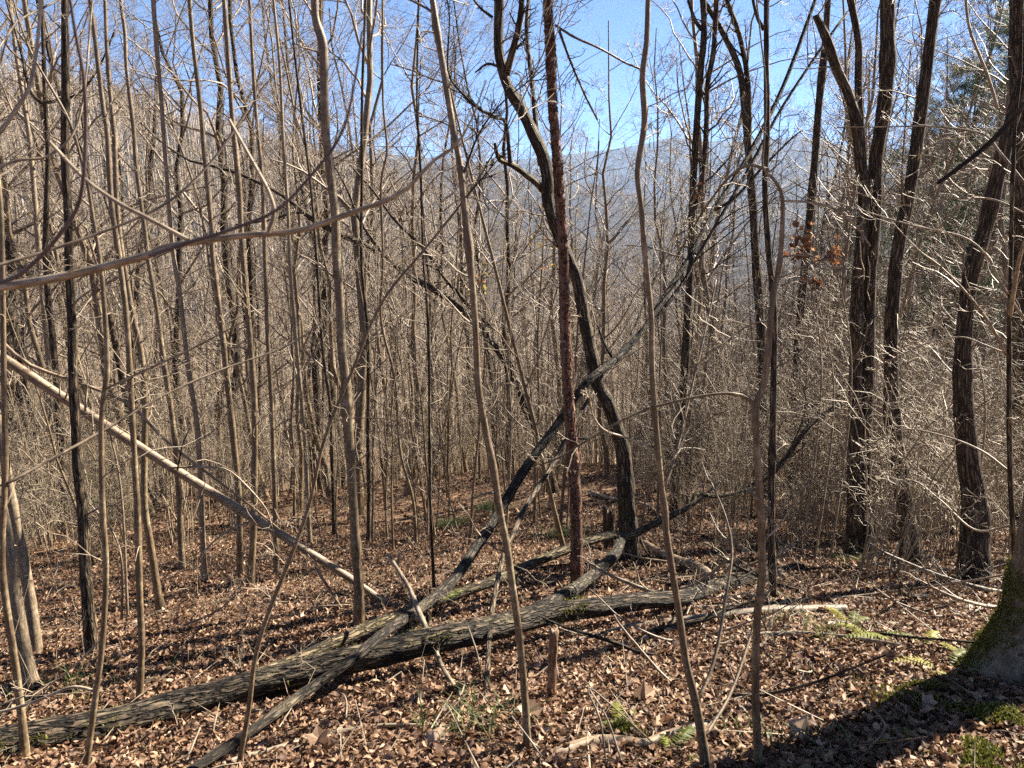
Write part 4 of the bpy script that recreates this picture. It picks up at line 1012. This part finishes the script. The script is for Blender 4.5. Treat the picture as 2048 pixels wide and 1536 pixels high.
far_wood('hillside_woods', 'bare brown woods covering the hillside at the upper left', 4600, 380, 1050, (5, 3), 18, 'twigfar', seed=6, rmul=6, xr=(-.95, -.05))
# undergrowth: whips and stems too many to count
rng = np.random.default_rng(21)
def stems(name, label, n, y0, y1, h0, h1, r, mat, a0=-.85, a1=.85, kids=5, p=1):
    y = y0 + (y1 - y0) * rng.random(n) ** p; x = y * (a0 + (a1 - a0) * rng.random(n)); z = ground_z(x, y)
    h = h0 + (h1 - h0) * rng.random(n) ** 1.5; K = 5; t = np.linspace(0, 1, K)
    le = rng.normal(size=(n, 2)) * .12
    Pm = np.stack([x[:, None] + le[:, :1] * h[:, None] * t ** 1.4, y[:, None] + le[:, 1:] * h[:, None] * t ** 1.4, z[:, None] + h[:, None] * t], -1)
    Pm[:, 1:] += rng.normal(size=(n, K - 1, 3)) * .03
    Rm = (r * (.5 + rng.random(n)))[:, None] * np.linspace(1, .3, K)[None]
    T = Tubes(); T.add(Pm, Rm, 3)
    a, ra = sprout(Pm, Rm, kids, .15, 1, (.18, .45), 62, 4, .5, .01, .7, .1, r * .3, rng=rng); T.add(a, ra, 3)
    b, rb = sprout(a, ra, 4, .1, 1, (.35, .8), 55, 3, .6, .01, .7, .1, r * .2, rng=rng); T.add(b, rb, 3)
    o = T.build(name, M[mat]); tag(o, label, 'undergrowth', None, 'stuff')
stems('undergrowth', 'tangle of bare whips filling the slope beyond the clearing', 1800, 15, 45, 1.2, 4.5, .011, 'twig', -.85, .42)
stems('brush', 'low tan brush among the trunks on the right', 600, 7.5, 22, .4, 1.8, .0045, 'tan', .2, .85)
stems('dry_weeds', 'scattered thin dry weed stems in the leaves', 260, 3.2, 14, .15, .8, .0022, 'tan', -.8, .8, 3)

# ------------------------------------------------------------------ leaf litter
def leaf_template(kind, rng, rows=5):
    """a curled leaf: a bent strip folded on its rib, or a lobed fan; returns V (n,3) and tris"""
    cf = rng.uniform(-.4, 2.6); cl = rng.uniform(.2, 2.2) * rng.choice([-1, 1]); tw = rng.uniform(-1.2, 1.2)
    if kind != 1:
        u = np.linspace(-.5, .5, rows)
        wd = ([.02, .2, .27, .2, .01] if kind == 0 else [.05, .33, .22, .34, .12])
        wd = np.interp(np.linspace(0, 4, rows), np.arange(5), wd) * rng.uniform(.7, 1.15)
        th = u * cl * 1.5; rad = 1 / max(abs(cl * 1.5), .2) * np.sign(cl)
        V = []
        for k in range(rows):
            for c in (-1, 0, 1):
                x = c * wd[k]; y = abs(rad) * math.sin(abs(th[k])) * np.sign(u[k]); z = rad * (1 - math.cos(th[k]))
                z += cf * x * x + .3 * abs(x) + tw * x * u[k] + rng.normal() * .022
                V.append((x * (1 - .25 * min(abs(cf), 1.5) * (c != 0)) + rng.normal() * .015, y, z))
        V = np.array(V); F = []
        for k in range(rows - 1):
            for c in range(2):
                a = k * 3 + c
                F += [(a, a + 1, a + 4), (a, a + 4, a + 3)]
        return V, np.array(F)
    out = [(0, -.5), (.16, -.36), (.34, -.30), (.30, -.05), (.40, .18), (.20, .24), (.0, .5), (-.20, .24), (-.40, .18), (-.30, -.05), (-.34, -.30), (-.16, -.36)]
    V = np.array([(0, 0, 0)] + [(x, y, 0) for x, y in out], float)
    V[:, 2] = cf * V[:, 0] ** 2 + cl * V[:, 1] ** 2 + tw * V[:, 0] * V[:, 1] * 1.5 + rng.normal(size=len(V)) * .04
    V[:, :2] *= .9
    n = len(out); F = np.array([(0, 1 + i, 1 + (i + 1) % n) for i in range(n)])
    return V, F
def litter(name, label, X, Y, size, kinds, maxtilt, lift, seed, zs=None, rows=5, smooth=True):
    rng = np.random.default_rng(seed); N = len(X)
    tmpl = [leaf_template(k, rng, rows) for k in kinds]
    pick_ = rng.integers(len(tmpl), size=N); Vs, Fs, Rn, off = [], [], [], 0
    Z = ground_z(X, Y) if zs is None else zs
    e = .05
    gx = (ground_z(X + e, Y) - ground_z(X - e, Y)) / (2 * e); gy = (ground_z(X, Y + e) - ground_z(X, Y - e)) / (2 * e)
    nrm = norm(np.stack([-gx, -gy, np.ones(N)], 1))
    nrm = norm(nrm + rng.normal(size=(N, 3)) * maxtilt)
    az = rng.random(N) * 6.283
    a = norm(np.cross(nrm, np.stack([np.cos(az), np.sin(az), 0 * az], 1))); b = np.cross(nrm, a)
    s = size * (.55 + .9 * rng.random(N) ** 1.3)
    pos = np.stack([X, Y, Z + lift * rng.random(N) + .006], 1)
    flip = np.where(rng.random(N) > .4, 1, -1)
    rv = rng.random(N) * .8 + .2 * (.5 + .5 * n2(X, Y, .8, 5))
    for k, (V, F) in enumerate(tmpl):
        m = pick_ == k; n = m.sum()
        if n == 0: continue
        W = pos[m][:, None] + s[m][:, None, None] * (V[None, :, 0, None] * a[m][:, None] + V[None, :, 1, None] * b[m][:, None] + (V[None, :, 2, None] * flip[m][:, None, None]) * nrm[m][:, None])
        Vs.append(W.reshape(-1, 3)); Fs.append((F[None] + (np.arange(n) * len(V))[:, None, None]).reshape(-1, 3) + off); Rn.append(np.repeat(rv[m], len(V))); off += n * len(V)
    o = mesh_obj(name, np.concatenate(Vs), np.concatenate(Fs), M['litter'], None, {'rnd': np.concatenate(Rn)}, smooth=smooth)
    return tag(o, label, 'leaf litter', None, 'stuff')
def area(n, y0, y1, w, seed, p=1.0):
    rng = np.random.default_rng(seed)
    y = y0 + (y1 - y0) * rng.random(n) ** p; x = (rng.random(n) * 2 - 1) * (w * y + 1.0)
    return x, y
X, Y = area(76000, .9, 5.0, .78, 1, .75); litter('leaf_litter', 'curled brown leaves covering the near forest floor', X, Y, .042, [1, 0, 2, 0, 0, 2, 2, 0, 0, 1, 0, 2, 0, 2], .38, .035, 31)
X, Y = area(72000, 4.6, 11, .8, 2, .8); litter('leaf_litter', 'sunlit leaf litter on the slope around the clearing', X, Y, .051, [0, 2, 0, 1, 2, 0, 0, 0], .42, .03, 32, rows=3)
X, Y = area(42000, 10.5, 30, .8, 3, .85); litter('leaf_litter', 'distant pale leaf litter under the far trees', X, Y, .13, [0, 2, 0, 0], .35, .03, 33, rows=3, smooth=False)

# a few leaves large enough to pick out
rngL = np.random.default_rng(77)
for (px, py, lab, sz) in [(1780, 1335, 'large pale upright leaf on the sunny floor near the ferns', .09), (1060, 1255 + 190, 'large tan leaf beside the slanting sapling foot', .13), (560, 1395, 'curled orange leaf resting below the big log', .11), (1290, 1410, 'star-shaped orange leaf right of the rotten post', .13), (1850, 1425, 'long curled light leaf on the lower right floor', .08), (640, 1500, 'broad reddish leaf at the bottom left of centre', .12), (1600, 1480, 'broad pale leaf in the bottom right leaves', .12), (720, 1330, 'shaded brown leaf against the big log', .12), (870, 1500, 'pale leaf under the propped dead stick', .12)]:
    g = GP(px, py); V, F = leaf_template(1, rngL)
    A = np.array([[math.cos(1.1 * px), -math.sin(1.1 * px), 0], [math.sin(1.1 * px), math.cos(1.1 * px), 0], [0, 0, 1]])
    th_ = .7; B = np.array([[1, 0, 0], [0, math.cos(th_), -math.sin(th_)], [0, math.sin(th_), math.cos(th_)]])
    o = mesh_obj('fallen_leaf', (V * sz) @ A.T @ B.T, F, M['litter'], None, {'rnd': np.full(len(V), .62 + .3 * rngL.random())}, smooth=False)
    o.location = (g[0], g[1], g[2] + .045); tag(o, lab, 'leaf', 'larger fallen leaves')

# dead branches strewn through the tangle at the right and over the floor
adjs = ['crooked grey', 'bleached forked', 'dark bent', 'long thin', 'short broken', 'twiggy half-raised']
near_ = lambda x, y: 'beside the flared tree' if x > 1800 else ('near the ferns' if x > 1560 else ('right of the forked sapling' if x > 1400 else ('near the rotten post' if x > 1060 else ('in the clearing' if y < 1180 else 'below the big log'))))
rB = np.random.default_rng(404)
for k in range(58):
    if k < 40: px = rB.uniform(1250, 2040); py = rB.uniform(1090, 1290)
    else: px = rB.uniform(60, 1900); py = rB.uniform(1080, 1500)
    g = GP(px, py); L = rB.uniform(.35, 1.5) * (1 if k < 40 else .6); a_ = rB.normal() * .7 + (math.pi if rB.random() < .5 else 0); r_ = rB.uniform(.006, .022) * (1 if k < 40 else .6)
    n_ = 7; q = [np.array([g[0], g[1]])]
    for _ in range(n_ - 1):
        a_ += rB.normal() * .22; q.append(q[-1] + np.array([math.cos(a_), math.sin(a_)]) * L / n_)
    q = np.array(q); rise = rB.uniform(0, .35) * (rB.random() < .5)
    rows = np.column_stack([q, ground_z(q[:, 0], q[:, 1]) + r_ + .015 + rise * np.linspace(0, 1, n_) ** 1.5, np.linspace(r_, r_ * .4, n_)])
    r = spline(rows, 30); mt = ['dead', 'dead', 'dark', 'lean', 'log', 'dead'][k % 6]
    t = thing('dead_branch', g, f'{adjs[k % 6]} dead branch on the leaves {near_(px, py)}', 'branch', 'dead branches strewn on the floor')
    T = Tubes(); T.add(r[:, :3], r[:, 3], 8, .15, cap=True); T.build('stem', M[mt], t, g)
    T = Tubes(); twiggery(T, r[:, :3], r[:, 3], 5, .15, 1, (.2, .5), 50, 2, 2, up=.3, r1=.5, rmax=.01, rng=rB); T.build('twigs', M[mt], t, g)['kind'] = 'stuff'

# small litter of twigs on the ground
x, y = area(2600, 1.2, 14, .78, 9, .8); z = ground_z(x, y) + .03
az = RNG.random(2600) * 6.283; L = .06 + .28 * RNG.random(2600) ** 2
d = np.stack([np.cos(az), np.sin(az), RNG.normal(size=2600) * .2], 1)
c = np.stack([x, y, z], 1); mid = c + RNG.normal(size=c.shape) * .012
T = Tubes(); T.add(np.stack([c - d * L[:, None], mid, c + d * L[:, None]], 1), np.stack([.0016 + 0 * x, .0026 + .002 * RNG.random(2600), .001 + 0 * x], 1), 3)
tag(T.build('twig_litter', M['dead']), 'small broken twigs strewn over the leaves', 'twigs', None, 'stuff')

# ------------------------------------------------------------------ green bits: ferns, grass, moss
def fern(px, py, label, n, L, seed):
    rng = np.random.default_rng(seed); g = GP(px, py)
    t = thing('fern', g, label, 'fern', 'green ferns on the floor')
    for k in range(n):
        az = rng.random() * 6.283; l = L * rng.uniform(.6, 1.15); m = 17
        s = np.linspace(0, 1, m); d = np.array([math.cos(az), math.sin(az), 0]); q = np.array([-math.sin(az), math.cos(az), 0])
        rib = d[None] * (s * l)[:, None] + np.array([0, 0, 1]) * (l * (.75 * s - .65 * s ** 2))[:, None]
        V, F = [], []
        for i in range(1, m):
            wl = l * .17 * math.sin(math.pi * min(1, s[i] * .85 + .12)) + .004
            for sg in (-1, 1):
                b = len(V); p = rib[i]; e = p + q * sg * wl + d * wl * .35 + np.array([0, 0, -.15 * wl + rng.normal() * .003])
                V += [p - d * .006, p + d * l * .026, (p + e) / 2 + d * l * .02, e]; F += [(b, b + 1, b + 2), (b, b + 2, b + 3)]
        V = np.array(V)
        mesh_obj('frond', V, np.array(F), M['fern'], t, {'rnd': np.full(len(V), rng.random())}, smooth=False)
for i, a in enumerate([(1745, 1285, 'yellow-green fern left of the slab of wood', 4, .20), (1800, 1292, 'flat fern in front of the grey slab', 3, .24), (1700, 1258, 'dark green fern rising by the log end', 4, .20), (1850, 1300, 'fern with yellow fronds at the end of the slab', 2, .20),
                       (1890, 1345, 'fern left of the flared tree roots', 6, .24), (1950, 1335, 'fern against the flared tree foot', 6, .26), (1240, 1460, 'small fern above the bare tan log', 5, .14), (1340, 1520, 'dim green fern at the bottom edge', 5, .17), (1815, 1500, 'small fern in the shade at lower right', 5, .13)]):
    fern(*a, 100 + i)
for i, (px, py, lab, n, h) in enumerate([(1640, 1275, 'blue-green grass tuft by the forked dead branch', 16, .13), (1560, 1250, 'grass tuft beside the pale log', 9, .10), (820, 1300, 'grass tuft behind the big log', 70, .10), (930, 1475, 'small grass tuft on the lower leaves', 26, .12), (905, 1055, 'green grass patch in the clearing', 130, .12), (980, 1020, 'bright grassy patch at the back of the clearing', 160, .12),
                                         (1130, 1075, 'grassy patch left of the mossy tree', 120, .12), (190, 1370, 'small green shoots beside the left trunk', 26, .10), (1590, 1500, 'grass sprigs among bottom leaves', 22, .08), (1690, 1120, 'green tuft under the thick trunks', 30, .09)]):
    g = GP(px, py); c = [g + np.array([RNG.normal() * .12, RNG.normal() * .12, 0]) for _ in range(n)]
    c = [np.array([q[0], q[1], float(ground_z(q[0], q[1]))]) for q in c]
    o = tuft_cloud('grass_tuft', c, 3, .015, h, .006, M['grass'], None, g, droop=.7); o.location = g; tag(o, lab, 'grass', 'grass tufts', 'stuff')
for (px, py, lab, n, s) in [(1840, 1400, 'mossy patch of floor under the flared tree', 2600, .16), (1990, 1440, 'bright moss cushion on the tree roots', 3000, .13), (1240, 1470, 'yellow moss spot above the tan log', 900, .05), (1960, 1530, 'deep green moss in the bottom right corner', 3000, .16), (1700, 1125, 'moss patch far under the thick trunk', 800, .12)]:
    g = GP(px, py); q = g[None] + RNG.normal(size=(n, 3)) * s; q = q[(n2(q[:, 0], q[:, 1], 9, 2) + .5 * n2(q[:, 0], q[:, 1], 30, 4)) > .02]; zz_ = ground_z(q[:, 0], q[:, 1]); r2 = np.hypot(q[:, 0] - g[0], q[:, 1] - g[1]) / s
    q[:, 2] = zz_ + .05 * np.exp(-r2 ** 2)
    o = tuft_cloud('moss_patch', q, 2, .008, .018, .007, M['moss'], None, g, squash=.3); o.location = g; tag(o, lab, 'moss', None, 'stuff')

# dead leaves that still hang, as parts of small saplings carrying them
def hanging(px, py, Y, n, spread, mat, label, size=.075, name='leafy_sprig', kindl=1):
    rng = np.random.default_rng(int(px)); c0 = P(px, py, Y); gz = float(ground_z(c0[0] + .2, Y))
    root = np.array([c0[0] + .2, Y, gz])
    t = thing(name, root, label, 'sapling', 'small saplings still holding dead leaves')
    rows = spline([[*(root - [0, 0, .1]), .012], [root[0] + .05, Y, gz + (c0[2] - gz) * .6, .008], [*c0, .004]], 20)
    T = Tubes(); T.add(rows[:, :3], rows[:, 3], 5); twiggery(T, rows[:, :3], rows[:, 3], 10, .5, 1, (.1, .25), 50, 3, 0); T.build('stem', M['twig'], t, root)
    V0, F0 = leaf_template(kindl, rng); Vs, Fs = [], []
    for k in range(n):
        q = rng.normal(size=(3, 3)); q, _ = np.linalg.qr(q)
        Vs.append((V0 * size * rng.uniform(.6, 1.2)) @ q.T + c0 - root + rng.normal(size=3) * np.array([spread, spread * .5, spread])); Fs.append(F0 + k * len(V0))
    mesh_obj('dead_leaves', np.vstack(Vs), np.vstack(Fs), M[mat], t, {'rnd': np.repeat(rng.random(n), len(V0))}, smooth=False)
hanging(1605, 490, 6.5, 34, .065, 'orange', 'sapling with a bunch of orange dead leaves left of the thick trunks')
hanging(1668, 505, 6.6, 24, .05, 'orange', 'sapling with rusty dead leaves before the snapped trunk')
hanging(1628, 565, 6.4, 10, .04, 'orange', 'sapling with a small orange leaf cluster below the others')
hanging(1930, 618, 5.5, 5, .025, 'orange', 'sapling with one orange leaf near the branchy sapling')
hanging(1105, 490, 8.5, 40, .13, 'yellow', 'sapling with yellow-green leaves against the red trunk', .06, kindl=0)
hanging(965, 560, 7, 12, .10, 'yellow', 'sapling with a few yellow leaves by the slanting sapling', .06, kindl=0)
hanging(805, 425, 9, 9, .05, 'flake', 'sapling with dark red withered leaves left of the slanting sapling', .07, kindl=0)
hanging(1395, 385, 8, 10, .08, 'flake', 'sapling with dark withered leaves beside the grey pair', .07, kindl=0)
hanging(160, 985, 5.6, 40, .12, 'grass', 'low green-leaved sprig among the left trunks', .035, kindl=0)
hanging(140, 690, 5.6, 12, .05, 'grass', 'green sprig on the shaded dark trunk', .03, kindl=0)

# look-alikes that still share a label: tell them apart by their order from the left
same = {}
for o in COL.objects:
    if o.parent is None and o.get('group') and o.get('label') and o.get('category'): same.setdefault(o['label'], []).append(o)
ORD = ['first', 'second', 'third', 'fourth', 'fifth', 'sixth', 'seventh', 'eighth', 'ninth', 'tenth']
for lab, L in same.items():
    if len(L) < 2: continue
    L.sort(key=lambda o: float(PX(np.array(o.location))[0]))
    for k, o in enumerate(L):
        if len(L) == 2: o['label'] = lab + (', left one' if k == 0 else ', right one')
        elif len(L) <= 10: o['label'] = lab + f', {ORD[k]} from left'

# ------------------------------------------------------------------ the air
V = np.array([(x, y, z) for x in (-14000, 14000) for y in (-14000, 14000) for z in (-140, 900)], float)
F = np.array([(0, 1, 3, 2), (4, 6, 7, 5), (0, 4, 5, 1), (2, 3, 7, 6), (0, 2, 6, 4), (1, 5, 7, 3)])
m = bpy.data.materials.new('air'); m.use_nodes = True; nt = m.node_tree; nt.nodes.clear()
out = nt.nodes.new('ShaderNodeOutputMaterial'); pv = nt.nodes.new('ShaderNodeVolumePrincipled')
pv.inputs['Color'].default_value = (.33, .57, 1.0, 1); pv.inputs['Density'].default_value = .00008; pv.inputs['Anisotropy'].default_value = .1
nt.links.new(pv.outputs[0], out.inputs['Volume'])
hz = mesh_obj('haze', V, F, m, smooth=False); hz['kind'] = 'stuff'
